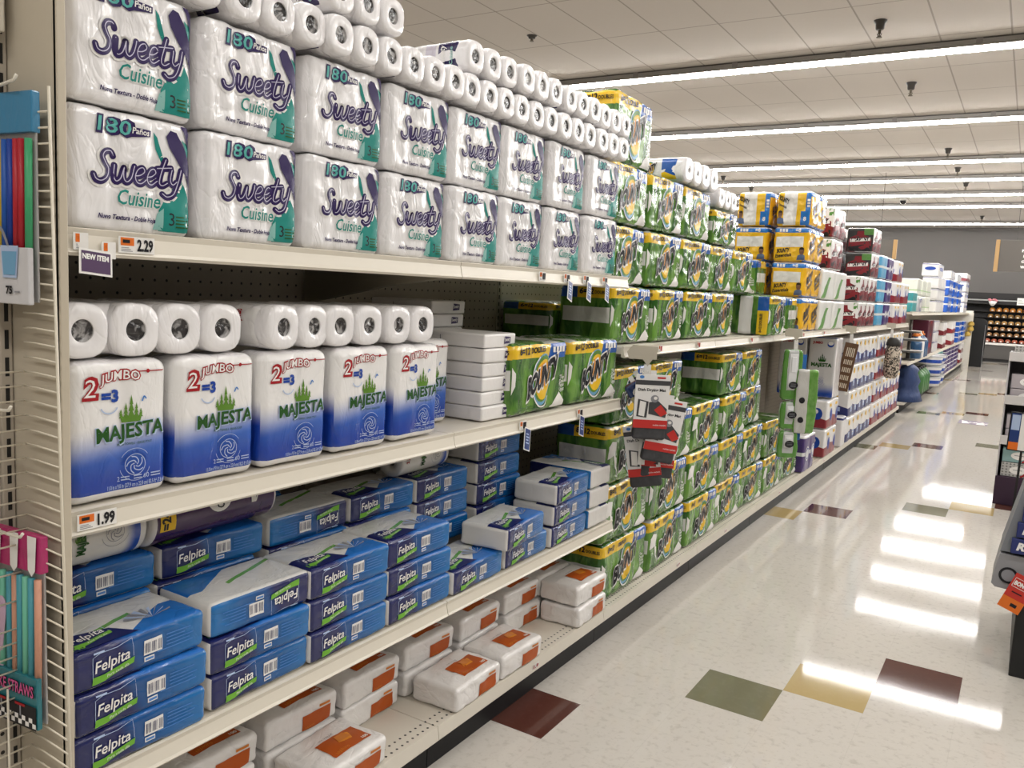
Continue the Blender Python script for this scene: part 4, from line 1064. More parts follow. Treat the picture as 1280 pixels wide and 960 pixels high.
for y, z, d in ((2.52,ZT-.02,'right half of the top shelf edge'),(2.70,ZT-.02,'top shelf edge above the first hanging tag'),(2.855,ZT-.02,'top shelf edge above the middle hanging tag'),(3.02,ZT-.02,'top shelf edge near its right end'),
    (2.44,ZM-.018,'middle shelf edge under the first green pack'),(2.87,ZM-.018,'middle shelf edge under the second green pack'),(3.66,ZU-.018,'upper shelf edge just right of the hanging clip strip'),(4.19,ZU-.018,'upper shelf edge under the second green pack'),(5.16,ZU-.018,'upper shelf edge left of the jutting green pack'),
    (6.55,ZU-.018,'upper shelf edge under the yellow stack'),(7.3,ZU-.018,'upper shelf edge under the leaf-streaked packs'),(8.9,ZU-.018,'upper shelf edge under the dark red packs')):
    price_tag(y, z, .045, 'small price tag on the '+d, '1', True, red=z < 1.4 and z > 1.2)
for y, d in ((2.66,'beside the orange-printed napkins'),(4.18,'under the green packs'),(5.0,'farther under the green packs'),(6.3,'under the last green packs'),(7.9,'under the white and red packs')):
    t = thing('price_tag', 'small red price label on the base shelf edge '+d, 'price tag', (.0490, y, ZB-.024), 0, 'base shelf price labels'); t.rotation_euler = (0, .12, 0)
    part('card', t, tagw, lambda b: add_box(b, (0,-.022,-.012),(.001,.022,.012)))
    p = Print(); p.text('1.9', .004, .005, .02, RED, 0, .05, .036); p.build('price', t, FRONT(.001,-.022,-.012), eps=.0005)
def hang_tag(y, z, w, h, mat, label, text='', tilt=.35, tm=W_):
    t = thing('hanging_tag', label, 'tag', (.070, y, z)); t.rotation_euler = (-tilt*.9, -.12, .12)
    part('card', t, tagw, lambda b: add_box(b, (0,-w/2,-h),(.0012,w/2,0)))
    p = Print(); p.rect(.004,.004,w-.004,h-.004, mat, 0)
    if text: p.text(text, w*.08, h*.60, h*.28, tm, 1, .05, w*.8)
    else:
        for i in range(4): p.rect(w*.25, h*(.3+.13*i), w*(.75-.1*(i % 2)), h*(.36+.13*i), PALEB, 1)
    p.build('print', t, FRONT(.0012,-w/2,-h), eps=.0006)
hang_tag(.888, ZT-.034, .068, .046, tagp, 'purple tag reading NEW ITEM hanging from the top shelf edge', 'NEW ITEM', .10)
for y, d in ((2.725,'left one of three under the top shelf'),(2.88,'middle one of three under the top shelf'),(3.04,'right one of three under the top shelf')): hang_tag(y, ZT-.03, .045, .075, tagb, 'small dark blue hanging tag, '+d)
hang_tag(2.47, ZM-.03, .05, .08, tagb, 'dark blue tag hanging under the first green pack of the middle shelf'); hang_tag(2.885, ZM-.03, .05, .08, tagb, 'dark blue tag hanging under the second green pack of the middle shelf')

# ================================================================== clip strips and what hangs from them
strip_m = plain('clip_strip_white', (.74,.72,.68), .35); hold_m = plain('clip_holder', (.46,.42,.34), .45)
def clip_strip(x, y, z, L, label, rz):
    t = thing('clip_strip', label, 'clip strip', (x, y, z), rz)
    def hd(b):
        P = [(-.06,.0),(.0,.0),(.022,-.03),(.042,.0),(.06,.0),(.06,.055),(-.045,.06),(-.07,.03)]
        A = [b.verts.new((.0015,a,c)) for a,c in P]; B = [b.verts.new((-.0015,a,c)) for a,c in P]
        for i in range(8): b.faces.new((A[i],B[i],B[(i+1)%8],A[(i+1)%8]))
        b.faces.new(A); b.faces.new(B[::-1])
        add_box(b, (-.075,-.03,.03),(-.0015,-.02,.05))
    part('holder', t, hold_m, hd)
    def st(b):
        add_box(b, (-.001,.008,-L),(.001,.038,-.022))
        for k in range(int(L/.05)): add_tube(b, [(.001,.023,-.05-k*.05),(.022,.023,-.054-k*.05),(.024,.023,-.048-k*.05)], .0016, 5)
    part('strip', t, strip_m, st)
    return t
clip_strip(.135, 3.30, 1.295, .46, 'beige clip strip hanging off the upper shelf corner, holding drying mats', -.95)
clip_strip(.12, 6.02, 1.325, .85, 'clip strip at the shelf edge holding green-white dusters', -.9)
clip_strip(.09, 8.33, 1.315, .60, 'clip strip holding the brown card of wooden sticks', -1.1)
clip_strip(.10, 10.95, 1.315, .60, 'clip strip holding the dark mesh bundle', -1.1)
matg = wrap('mat_grey', lambda m: m.mix(m.noise(50,2), (.03,.03,.033), (.075,.075,.08)), .75, .3, 0); matc = wrap('mat_card', lambda m: m.mix(m.noise(4)*.2, (.80,.785,.77), (.74,.72,.71)), .3, .4, .2); MRED = ink('mat_red', (.55,.035,.03))
def mat_pack(label):
    w, h, d = .145, .27, .042; t = thing('drying_mat', label, 'drying mat', (0,0,0), 0, 'drying mats on the clip strip')
    b1 = Body(w*.97, d, h-.03, .012, rumple=.0012, nseg=(12,5,14)); o = link('folded_mat', b1.mesh({'front': matg}), t, (-.003,0,-h))
    bm = bmesh.new(); add_box(bm, (-.004,-w/2,-h+.052),(.001,w/2,.012),0,.001); link('card', mesh_of(bm, matc, False), t)
    p = Print(); q = FRONT(.001,-w/2,-h+.052)
    p.rect(.0, .0, w, .036, MRED, 0); p.text('machine washable', .085, .012, .009, W_, 1, .01, .055)
    p.rect(.0, .186, w, .206, ink('mat_dark', (.06,.06,.065)), 0); p.ell(.025, .219, .010, .007, MIDB, 0, 14); p.rect(.09,.214,.125,.222, MRED, 0)
    p.text('Dish Drying Mat', .012, .160, .0165, K_, 1, .03, .118)
    p.poly([(.012,.05),(.055,.045),(.06,.115),(.015,.125)], ink('mat_dark', (.06,.06,.065)), 1); p.poly([(.02,.055),(.045,.05),(.05,.112),(.024,.118)], W_, 2)
    p.poly([(.062,.062),(.135,.048),(.14,.085),(.10,.12),(.062,.112)], ink('mat_dark', (.06,.06,.065)), 1); p.poly([(.085,.080),(.115,.052),(.142,.068),(.112,.104)], MRED, 2); p.ell(.085,.128,.017,.016, GREY, 2, 16); p.ell(.088,.131,.008,.007, W_, 3, 12)
    p.build('print', t, q, eps=.0008)
    part('hang_tab', t, matc, lambda b: add_box(b, (-.002,-.012,.012),(0,.012,.03)))
    return t
MP = [mat_pack('folded grey drying mat with red and white card, topmost and facing out')]
MP[0].location = (.205, 3.26, 1.225); MP[0].rotation_euler = (0,.05,-1.02); used.add(id(MP[0]))
o = dup(MP[0], (.262, 3.33, 1.12), 'grey drying mat with red and white card, behind the front one to the right'); o.rotation_euler = (-.14,.05,-.95)
o = dup(MP[0], (.205, 3.40, 1.035), 'grey drying mat with red and white card, third and lower on the strip'); o.rotation_euler = (-.04,.03,-1.05)
o = dup(MP[0], (.115, 3.36, .985), 'grey drying mat with red and white card, lowest and to the left'); o.rotation_euler = (.18,.05,-1.2)
o = dup(MP[0], (.175, 3.46, 1.10), 'grey drying mat with red and white card, mostly hidden at the back of the strip'); o.rotation_euler = (.02,.03,-1.0)
gn = wrap('glove_navy', lambda m: (lambda u, v: m.mix((v-.12-u*.2).abs() < .12, m.mix((v-.65).abs() < .10, m.mix(m.noise(40,1)*.4, (.008,.018,.085), (.02,.07,.20)), (.48,.43,.22)), (.11,.04,.025)))(*m.uv()), .25, .8)
def navy_pouch(loc, rot, label):
    t = thing('cloth_pouch', label, 'pouch', loc); t.rotation_euler = rot
    b = Body(.10, .03, .22, .012, rumple=.003, nseg=(10,5,14), pinch=.08); link('pouch', b.mesh({'front': gn}), t, (0,0,-.22))
    p = Print()
    for i in range(5): p.rect(.02, .05+.014*i, .08, .055+.014*i, SKY, 0)
    p.ell(.05, .175, .03, .02, W_, 0, 14); p.build('print', t, b.surf('front')).location = (0,0,-.22)
    part('hang_tab', t, strip_m, lambda bm: add_box(bm, (-.016,-.01,0),(-.013,.01,.025)))
navy_pouch((.125, 3.24, 1.20), (.62,.02,-1.0), 'navy blue pouch with yellow stripe hanging slanted left of the drying mats')
navy_pouch((.105, 3.33, 1.215), (.50,.02,-1.0), 'navy blue pouch behind the slanted one, beside the drying mats')
# green and white dusters
dg = wrap('duster_bag', lambda m: (lambda u, v: m.mix(((u-.5).abs() < .26)*(v > .20), m.mix(m.noise(10)*.6, (.06,.22,.025), (.20,.40,.10)), (.55,.56,.55)))(*m.uv()), .18, 1.2, .4)
for k, (x, y, z) in enumerate(((.14,6.0,1.235),(.15,6.0,.865),(.15,6.0,.655))):
    t = thing('duster_pack', 'green and clear duster pack on the clip strip, %s' % ('top one','middle one','bottom one')[k], 'duster', (x, y, z), -.95, 'duster packs'); h = .36 if k == 0 else .20
    b = Body(.15, .05, h, .02, rumple=.006, pinch=.14, seed=k, nseg=(12,6,18)); link('bag', b.mesh({'front': dg}), t, (0,0,-h))
    def hdl(bm): add_box(bm, (0,-.03,.08),(.006,.03,h-.03),0,.003); add_box(bm, (.004,-.018,h*.55),(.012,.018,h-.05),0,.004)
    part('handle', t, plain('duster_white', (.82,.82,.83), .2, coat=.4), hdl).location = (0,0,-h)
    p = Print(); p.ell(.075,.11,.034,.026, K_, 0, 20)
    for i in range(3): p.rect(.055,.098+.010*i,.095,.101+.010*i, GREY, 1)
    p.build('badge', t, b.surf('front')).location = (.024,0,-h)
t = thing('refill_pouch', 'grey and green pouch with black dots hanging beside the dusters', 'pouch', (.24, 6.05, 1.10), -.9)
b = Body(.17,.05,.46,.02,rumple=.006,pinch=.10,seed=5,nseg=(12,6,20)); link('pouch', b.mesh({'front': wrap('refill_wrap', lambda m: (lambda u, v: m.mix(u > .55, (.52,.51,.48), m.mix(m.noise(30,1), (.07,.22,.025), (.18,.36,.09))))(*m.uv()), .22, 1.0)}), t, (0,0,-.46))
p = Print()
for q in (.10,.24): p.ell(.05, q, .022, .022, K_, 0, 16)
p.build('dots', t, b.surf('front')).location = (0,0,-.46)
t = thing('backer_card', 'narrow blue card hanging behind the dusters', 'card', (.165, 6.10, 1.20), -.9); part('card', t, ink('card_blue', (.03,.14,.42)), lambda bm: add_box(bm, (-.003,-.03,-.62),(0,.045,0),0,.001)); 
p = Print(); p.rect(.01,.08,.06,.25, PURP, 0); p.rect(.015,.30,.055,.42, SKY, 0); p.build('print', t, FRONT(0,-.03,-.62))
# wooden sticks on a brown card, mesh bundle
t = thing('stick_card', 'slanted brown card holding rows of pale wooden sticks', 'card', (.13, 8.30, 1.21), -1.25); t.rotation_euler = (-.14,0,-1.25)
part('card', t, plain('card_brown', (.105,.05,.022), .5), lambda bm: add_box(bm, (-.02,-.06,-.46),(.0,.06,0),0,.003))
def sticks(bm):
    for r in range(5):
        for i in range(5): add_box(bm, (0,-.036+i*.016,-.13-r*.075-(.0 if r else .0)),(.008,-.028+i*.016,-.085-r*.075+(.04 if r == 0 else 0)),0,.002)
part('sticks', t, plain('stick_wood', (.62,.54,.42), .5), sticks)
t = thing('mesh_bundle', 'dark-topped bundle of black and beige mesh netting', 'netting', (.155, 10.92, 1.20), -1.2)
part('label', t, plain('bundle_black', (.02,.018,.016), .4), lambda bm: add_lathe(bm, [(.045,0),(.075,-.03),(.085,-.09),(.08,-.10)], 16), True)
nm = wrap('netting', lambda m: m.mix(m.smooth(m.noise(26,2,None,1.5), .46, .54), (.035,.028,.02), (.50,.43,.34)), .6, 1.5, 0)
part('netting', t, nm, lambda bm: add_lathe(bm, [(.07,-.10),(.088,-.16),(.084,-.25),(.09,-.27),(.086,-.30),(.09,-.38),(.08,-.46),(.055,-.49)], 18), True)

# ================================================================== straw bags at the left edge
clearb = plain('clear_poly', (.42,.40,.38), .18, .5, coat=.4, film=.8)
strw = [ink('straw_'+n, c) for n, c in (('pink',(.55,.22,.38)),('blue',(.02,.09,.36)),('yellow',(.58,.42,.03)),('royal',(.015,.05,.28)),('red',(.40,.02,.03)),('green',(.05,.32,.14)),('peach',(.60,.30,.20)),('mint',(.16,.48,.33)),('aqua',(.07,.30,.36)))]
def hook(x, y, z, label, L=.10):
    t = thing('peg_hook', label, 'hook', (x, y, z))
    part('wire', t, plain('hook_white', (.74,.70,.60), .3), lambda b: add_tube(b, [(0,0,0),(L*.6,-.002,0),(L,-.004,.004),(L+.008,-.004,.012)], .0028, 8), True)
    part('plate', t, plain('hook_white', (.74,.70,.60), .3), lambda b: add_box(b, (-.004,-.012,-.012),(0,.012,.012),0,.001))
def straw_bag(name, label, loc, rz, top, bottom, cols, art):
    t = thing(name, label, 'drinking straws', loc, rz)                   # face looks along local -y
    w, h = .20, .345
    def bag(b):
        add_box(b, (-w, .012, 0),(0, .016, h),0,.002)
    part('backing', t, plain('bag_back', (.36,.35,.34), .3, film=.8), bag)
    for i, (x, k) in enumerate(cols): part('straw', t, strw[k], lambda b: add_cyl(b, (x, .004, .05), (x+.004, .004, h*.80), .0062, n=10), True)
    part('header', t, top, lambda b: add_box(b, (-w-.001, .004, h*.83),(.001, .020, h+.01),0,.002)); 
    part('base_card', t, bottom, lambda b: add_box(b, (-w-.001, -.006, -.004),(.001, .004, h*.27),0,.002))
    art(t, w, h); return t
def art1(t, w, h):
    p = Print(); S = flat((-w,-.006,-.004), (1,0,0), (0,0,1))
    p.text('75', .142, .018, .018, K_, 1, .05); p.rect(.166,.020,.180,.023, GREY, 1)
    p.poly([(.135,.045),(.172,.045),(.178,.10),(.130,.10)], PALEB, 1); p.poly([(.138,.05),(.169,.05),(.174,.09),(.134,.09)], SKY, 2); p.stroke([(.05,.12),(.09,.135),(.13,.13),(.15,.10)], .006, GREY, 1)
    p.build('print', t, S)
straw_bag('straw_pack', 'clear pack of coloured straws with blue header at the left edge', (.072, .772, 1.505), .10, plain('header_blue', (.035,.20,.36), .35, film=.6), plain('card_white', (.60,.59,.60), .4, film=.4),
    [(-.012,5),(-.030,4),(-.044,4),(-.060,3),(-.075,1),(-.088,2),(-.104,1),(-.120,0),(-.137,5),(-.155,3),(-.172,2)], art1)
def art2(t, w, h):
    p = Print(); S = flat((-w,-.006,-.004), (1,0,0), (0,0,1))
    p.text('MILKSHAKE STRAWS', .02, .062, .030, K_, 1, .06, .176, 0); p.text('MILKSHAKE STRAWS', .02, .062, .030, ink('hot_pink', (.62,.10,.28)), 2, .02, .174, 0)
    p.rect(0,.0,w,.045, K_, 1); 
    for i in range(20):
        for j in range(2):
            if (i+j) % 2: p.rect(i*.01, .004+j*.009, i*.01+.01, .013+j*.009, W_, 2)
    for x in (.10,.155): p.rect(x,.02,x+.004,.042, GREY, 3); p.rect(x-.012,.040,x+.016,.045, RED, 4)
    p.build('print', t, S)
    p = Print(); S2 = flat((-w,.003,h*.83), (1,0,0), (0,0,1))
    for i in range(4): p.poly([(.02+.05*i,.005),(.03+.05*i,-.006),(.04+.05*i,.005),(.045+.05*i,.068),(.02+.05*i,.068)], W_, 0)
    p.build('header_stripes', t, S2)
    def glass(b): add_lathe(b, [(.020,0),(.022,.004),(.008,.012),(.020,.03),(.032,.10),(.033,.12)], 16, org=(-.125,-.002,.09)); add_lathe(b, [(.036,.12),(.030,.132),(.018,.142),(.006,.15)], 16, org=(-.125,-.002,.09))
    part('milkshake_picture', t, wrap('milkshake', lambda m: m.mix(.4, (.55,.28,.45), (.5,.5,.52)), .2, .5), glass, True).scale = (1,.15,1)
t = straw_bag('straw_pack', 'pack of pastel milkshake straws with pink and white striped header', (.075, .772, .735), .10, plain('header_pink', (.42,.02,.13), .35, film=.6), plain('card_teal', (.02,.17,.20), .35, film=.5),
    [(-.010,6),(-.028,8),(-.044,7),(-.060,8),(-.074,6),(-.09,8),(-.11,7),(-.13,6),(-.15,8),(-.172,7)], art2)
hook(-.07, .765, 1.87, 'white peg hook at the left edge above the blue-headed straw pack', .12); hook(-.05, .745, 1.315, 'bare white peg hook at the left edge between the straw packs', .10); hook(-.06, .755, 1.09, 'white peg hook carrying the milkshake straw pack', .12)
t = thing('shelf_tag', 'orange-red tag at the top left corner above the hooks', 'price tag', (-.055, .80, 1.99)); part('card', t, ink('tag_rust', (.45,.07,.03)), lambda b: add_box(b, (-.12,-.02,0),(-.002,-.018,.10))); part('rail', t, lip_m, lambda b: add_box(b, (-.12,-.018,-.02),(.012,-.004,.11),0,.003))
# ================================================================== the second run of shelving, farther down the aisle
FY0, FY1 = 13.42, 26.5; t = thing('far_back_panel', 'beige back panel of the far shelving run', 'panel', (0,0,0)); part('panel', t, peg_m, lambda b: add_box(b, (BACK-.03, FY0, 0),(BACK, FY1-.05, 1.62)))
nb = 5; fl = (FY1-FY0-.06)/nb
for i in range(nb):
    a, c = FY0+i*fl, FY0+(i+1)*fl
    for z, nmz in ((1.50,'upper'),(.76,'lower')):
        if z > 1 or True: shelf(a+.002, c-.002, z, 'beige %s shelf of the far shelving run, %s bay from the near end' % (nmz, ORD[i]), ())
t = thing('far_base_shelf', 'beige base shelf of the far shelving run', 'shelf', (0,0,0)); part('deck', t, lip_m, lambda b: add_box(b, (BACK+.001, FY0, .125),(.06, FY1-.06, .155),0,.003)); part('kick_plate', t, kick_m, lambda b: add_box(b, (-.03, FY0+.01, 0),(.0, FY1-.07, .124)))
t = thing('far_end_panel', 'white end panel at the far end of the shelving run', 'panel', (0, FY1, 0)); part('panel', t, plain('end_white', (.66,.63,.57), .4), lambda b: add_box(b, (BACK-.03,-.05,0),(.16,-.01,1.56),0,.004)); part('edge_trim', t, lip_m, lambda b: add_box(b, (.16,-.055,0),(.175,-.005,1.50),0,.003))
t = thing('kiosk', 'tall black stand at the far end of the shelving', 'stand', (.36, FY1+.35, 0))
def kb(b):
    P = [(-.20,0),(.12,0),(.17,1.18),(.13,1.30),(.05,1.36),(-.20,1.36)]
    A = [b.verts.new((x,-.2,z)) for x,z in P]; B = [b.verts.new((x,.2,z)) for x,z in P]
    for i in range(6): b.faces.new((A[i],A[(i+1)%6],B[(i+1)%6],B[i]))
    b.faces.new(A[::-1]); b.faces.new(B)
part('body', t, plain('kiosk_black', (.006,.006,.006), .7), kb); part('edge', t, plain('kiosk_edge', (.25,.25,.25), .3), lambda b: add_box(b, (.118,-.205,.0),(.13,-.195,1.18)))
t = thing('yellow_bags', 'yellow bags hanging in a row at the end of the far shelving', 'bags', (.14, FY1-.145, 1.27))
for k in range(3): part('bag', t, plain('bag_yellow', (.50,.33,.06), .35, film=1), lambda b: add_lathe(b, [(.02,.0-.14*k),(.07,-.03-.14*k),(.085,-.09-.14*k),(.06,-.135-.14*k)], 12), True).location = (.03*(k % 2)-.03*k, 0, 0)
part('hook', t, met, lambda b: add_cyl(b, (0,0,.0), (0,.10,.01), .006, n=6))
def row(P, ys, x, z, nz, hz, lab, rz=0):
    lv = ('bottom row','second row','third row','fourth row'); cl = ('nearest','second','third','fourth','farthest')
    for k in range(nz):
        for i, y in enumerate(ys): place(P, 0, (x, y, z+k*hz), lab+', %s' % lv[k]+(', %s column' % cl[i] if len(ys) > 1 else ''), rz=rz)
uz, lz, bz = 1.503, .763, .158
row(mega(.55,.30,.25,'teal',1,'none',cat='tissues',nm='tissue_box'), (13.75,), .03, uz+.002, 1, .3, 'teal box at the near end of the far upper shelf')
row(mega(.42,.22,.25,'grey',1,'oval',cat='tissues',nm='tissue_box'), (14.35,), .05, uz+.002, 1, .22, 'grey patterned box beside the teal box on the far upper shelf')
row(mega(.6,.26,.30,'mint',2,'none',cat='tissues',nm='tissue_box'), (15.0,15.75,16.5), -.05, uz+.002, 2, .27, 'pale green box stacked on the far upper shelf')
row(mega(.7,.21,.28,'white',2,'none',cat='napkins',nm='napkin_pack'), (17.4,18.2), .04, uz+.002, 3, .218, 'white pack with navy bands on the far upper shelf')
row(mega(1.0,.24,.28,'white',1,'puff',cat='tissues',nm='tissue_box'), (17.7,), .0, uz+.66, 1, .2, 'white box with dark blue oval topping the white packs')
row(mega(.9,.34,.28,'blue',2,'oval',cat='wipes',nm='wipes_pack'), (19.9,21.3,22.7), .04, uz+.002, 2, .35, 'bright blue pack with white bands on the far upper shelf')
row(mega(1.1,.17,.28,'white',2,'oval',cat='wipes',nm='wipes_pack'), (20.4,22.2), .02, uz+.71, 1, .2, 'white and blue pack on top of the bright blue packs')
row(mega(1.2,.26,.3,'white',2,'puff',cat='tissues',nm='tissue_box'), (24.6,), .06, uz+.002, 3, .265, 'white box with purple oval at the end of the far upper shelf')
row([ (lambda P: P[0])(mega(1.3,.20,.3,'maroon',1,'none',cat='box',nm='carton')) ], (24.8,), .05, uz+.80, 1, .2, 'red carton on top at the end of the far shelving')
# middle of the far run
t = thing('serving_stand', 'tiered dark serving stand with white rims on the far lower shelf', 'serving stand', (-.02, 14.05, lz+.002))
part('column', t, met, lambda b: add_lathe(b, [(.10,0),(.11,.015),(.03,.03),(.02,.34),(.02,.62)], 14), True)
for z, r in ((.12,.20),(.30,.24),(.42,.15)): part('tray', t, plain('tray_dark', (.10,.10,.095), .3), lambda b: add_lathe(b, [(r*.85,z),(r,z+.02),(r,z+.028),(r*.8,z+.018)], 22), True); part('rim', t, W_, lambda b: add_lathe(b, [(r*.985,z+.029),(r*1.01,z+.036),(r*.95,z+.034)], 22), True)
bm_ = plain('bottle_maroon', (.075,.008,.02), .3, coat=.4); bt = plain('bottle_blue', (.02,.08,.19), .3, coat=.3); bw = plain('bottle_white', (.72,.71,.69), .35); bo = plain('bottle_orange', (.70,.20,.03), .35); bgn = plain('bottle_green', (.045,.15,.04), .35)
def bottle(label, loc, r, h, body, cap, name='spray_bottle', cat='bottle', spray=True):
    t = thing(name, label, cat, loc)
    part('bottle', t, body, lambda b: add_lathe(b, [(r*.9,0),(r,.01),(r,h*.6),(r*.75,h*.72),(r*.35,h*.8),(r*.35,h*.84)], 14), True)
    def c(b):
        add_lathe(b, [(r*.42,h*.84),(r*.42,h*.9),(r*.3,h*.92)], 12)
        if spray: add_box(b, (-.02,-r*.9,h*.90),(.02,r*.5,h),0,.006)
    part('cap', t, cap, c)
for i, (y, bb, cc, d) in enumerate(((14.62,bt,bo,'blue spray bottle with orange top beside the serving stand'),(14.95,bw,bo,'white spray bottle with orange top behind the serving stand'),(15.25,bt,bw,'blue spray bottle with white top farther along the far lower shelf'),(15.55,bt,bo,'blue bottle next to the maroon carton'))): bottle(d, (.0, y, lz+.002), .11, .42, bb, cc)
t = thing('carton', 'tall maroon carton with round dark emblem on the far lower shelf', 'box', (.05, 16.35, lz+.002)); b = Body(.9,.25,.60,.01,nseg=(8,5,10)); link('box', b.mesh({'front': plain('carton_maroon', (.085,.012,.03), .35)}), t); p = Print(); p.ell(.45,.45,.22,.09, K_, 0); p.ring(.45,.45,.10,.14, RED, 1, 18); p.rect(.2,.12,.7,.2, RED, 0); p.build('print', t, b.surf('front'), fine=.2)
row(mega(.75,.19,.25,'white',1,'none',cat='wipes',nm='wipes_pack'), (17.45,), .06, lz+.002, 3, .197, 'white wipes pack beside the maroon carton')
row(mega(.7,.26,.25,'maroon',2,'none',cat='bags',nm='snack_bag'), (19.3,), .06, lz+.002, 2, .265, 'white and maroon pack in the middle of the far lower shelf'); row(mega(.8,.26,.25,'red',2,'none',cat='bags',nm='snack_bag'), (21.6,), .06, lz+.002, 2, .265, 'white and red pack on the far lower shelf'); row(mega(.9,.26,.25,'blue',2,'oval',cat='wipes',nm='wipes_pack'), (23.6,25.2), .06, lz+.002, 2, .265, 'blue and white pack toward the end of the far lower shelf')
# base of the far run
t = thing('covered_stand', 'draped dark blue cloth bundle at the near end of the far shelving', 'cloth', (.02, 13.98, bz))
part('cloth', t, wrap('blue_cloth', lambda m: m.mix(m.noise(4,3), (.006,.018,.075), (.02,.055,.18)), .55, 2, 0), lambda b: add_lathe(b, [(.42,0),(.36,.10),(.28,.22),(.33,.30),(.24,.42),(.27,.48),(.12,.545)], 14), True).scale = (.55,1,1)
for i in range(4): bottle('green detergent bottle with dark cap, %s of four on the far base shelf' % ORD[i], (.02, 15.2+.3*i, bz), .12, .47, bgn, kick_m, 'detergent_bottle', 'bottle', False)
def tub(label, y, z):
    return place(TUB, 0, (.0, y, z), label, rz=0)
def tub_p():
    t = thing('storage_tub', 'x', 'tub')
    part('body', t, bw, lambda b: add_lathe(b, [(.20,0),(.225,.01),(.25,.18),(.25,.19)], 16), True); part('lid', t, plain('lid_grey', (.45,.46,.48), .4), lambda b: add_lathe(b, [(.262,.19),(.262,.205),(.24,.21)], 16))
    part('label', t, BLUE, lambda b: add_lathe(b, [(.2355,.06),(.2445,.13),(.243,.13),(.234,.06)], 16)); return [t]
TUB = tub_p()
for k in range(3):
    for i, y in enumerate((16.95,17.65)): tub('white tub with grey lid on the far base shelf, %s up, %s column' % (ORD[k], ('nearer','farther')[i]), y, bz+.002+k*.188).scale = (1,1,.86)
row(mega(1.0,.28,.25,'teal',2,'none',cat='box',nm='carton'), (19.0,), .05, bz+.002, 2, .285, 'teal and white carton on the far base shelf'); row(mega(.8,.185,.25,'purple',2,'none',cat='box',nm='carton'), (20.6,21.6,22.6,23.6), .05, bz+.002, 3, .19, 'purple and white carton on the far base shelf'); row(mega(.9,.27,.25,'maroon',1,'none',cat='box',nm='carton'), (25.3,), .05, bz+.002, 2, .275, 'red carton at the end of the far base shelf')

# ================================================================== bakery case, signs, decal
CYB = 30.0; blk = plain('case_black', (.010,.009,.009), .6); t = thing('display_case', 'long dark open display case of packaged bakery goods along the back wall', 'display case', (1.9, CYB, 0))
part('base', t, plain('case_grey', (.075,.07,.065), .5), lambda b: add_box(b, (-2.4,0,.10),(3.2,.9,.52))); part('toe', t, blk, lambda b: add_box(b, (-2.4,.05,0),(3.2,.9,.10)))
part('bumper', t, plain('case_white', (.72,.70,.66), .35), lambda b: add_box(b, (-2.4,-.05,.53),(3.2,.0,.60),0,.01)); part('back', t, blk, lambda b: add_box(b, (-2.4,.75,.52),(3.2,.9,2.15)))
part('canopy', t, blk, lambda b: (add_box(b, (-2.4,.2,1.80),(3.2,.75,2.15)), add_box(b, (-2.4,.18,1.98),(3.2,.2,2.12)))); part('rail', t, plain('case_steel', (.32,.33,.32), .3, .5, .6), lambda b: add_box(b, (-2.4,.16,1.90),(3.2,.18,1.94)))
SH = [(.61,.02),(.80,.14),(.98,.24),(1.17,.33),(1.38,.42),(1.57,.50)]
for z, y in SH: part('shelf', t, blk, lambda b: add_box(b, (-2.4,y,z-.015),(3.2,.75,z),0,.003))
clam = plain('clamshell', (.36,.34,.31), .12, .6, coat=.5); cream = plain('cream_label', (.80,.76,.70), .4)
def goods(col, name, cat, h=.11, w=.17):
    t = thing(name, 'x', cat)
    part('tray', t, plain('goods_'+name+str(col), col, .45), lambda b: add_lathe(b, [(w*.40,.0),(w*.46,.01),(w*.46,h*.55),(w*.36,h*.85),(w*.12,h)], 12), True)
    part('label', t, cream, lambda b: add_box(b, (-w*.16,-w*.47,h*.12),(w*.16,-w*.455,h*.42),0,.002)); return t
G1, G2, G3, G4 = goods((.24,.12,.045),'muffin_pack','muffins'), goods((.36,.20,.06),'pastry_pack','pastry'), goods((.30,.075,.04),'cake_pack','cake'), goods((.75,.30,.05),'bread_pack','bread', .13)
u = set()
for r, (z, y) in enumerate(SH):
    src = (G3, G1, G1, G2, G2, G4)[r]; d = ('cake pack with cream label in the lowest row of the bakery case','muffin pack with cream label in the second row of the bakery case','muffin pack with cream label in the third row of the bakery case','brown pastry pack in the fourth row of the bakery case','pastry pack in the fifth row of the bakery case','orange bread pack in the top row of the bakery case')[r]
    for i in range(8):
        loc = (.44+.185*i+.03*(r % 2), CYB+y+.11, z+.002)
        if id(src) not in u: u.add(id(src)); src.location = loc; src['label'] = d; src['group'] = 'bakery goods, row %d' % (r+1)
        else: dup(src, loc, d, group='bakery goods, row %d' % (r+1))
t = thing('flower_bunch', 'pink and white wrapped bunch on top of the bakery case', 'flowers', (.47, CYB+.04, 1.74)); part('wrap', t, W_, lambda b: add_lathe(b, [(.03,0),(.08,.06),(.12,.14),(.05,.16)], 12), True); part('petals', t, plain('petal_pink', (.62,.22,.25), .6), lambda b: [add_lathe(b, [(.02,-.03),(.06,0),(.02,.03)], 8, org=(.09*math.cos(a), .05*math.sin(a), .17+.03*(k % 2))) for k, a in enumerate((0,1,2,3,4,5))], True)
t = thing('notice', 'small white notice on the bakery case front', 'sign', (1.22, CYB+.14, 1.80)); part('card', t, cream, lambda b: add_box(b, (-.10,-.004,0),(.12,0,.22))); p = Print()
for i in range(3): p.rect(.03, .05+.05*i, .18-.03*i, .065+.05*i, GREY, 0)
p.build('print', t, LEFTF(-.10,-.0045,0))
wood = plain('sign_wood', (.36,.22,.09), .5); sgn = plain('sign_grey', (.095,.085,.075), .55)
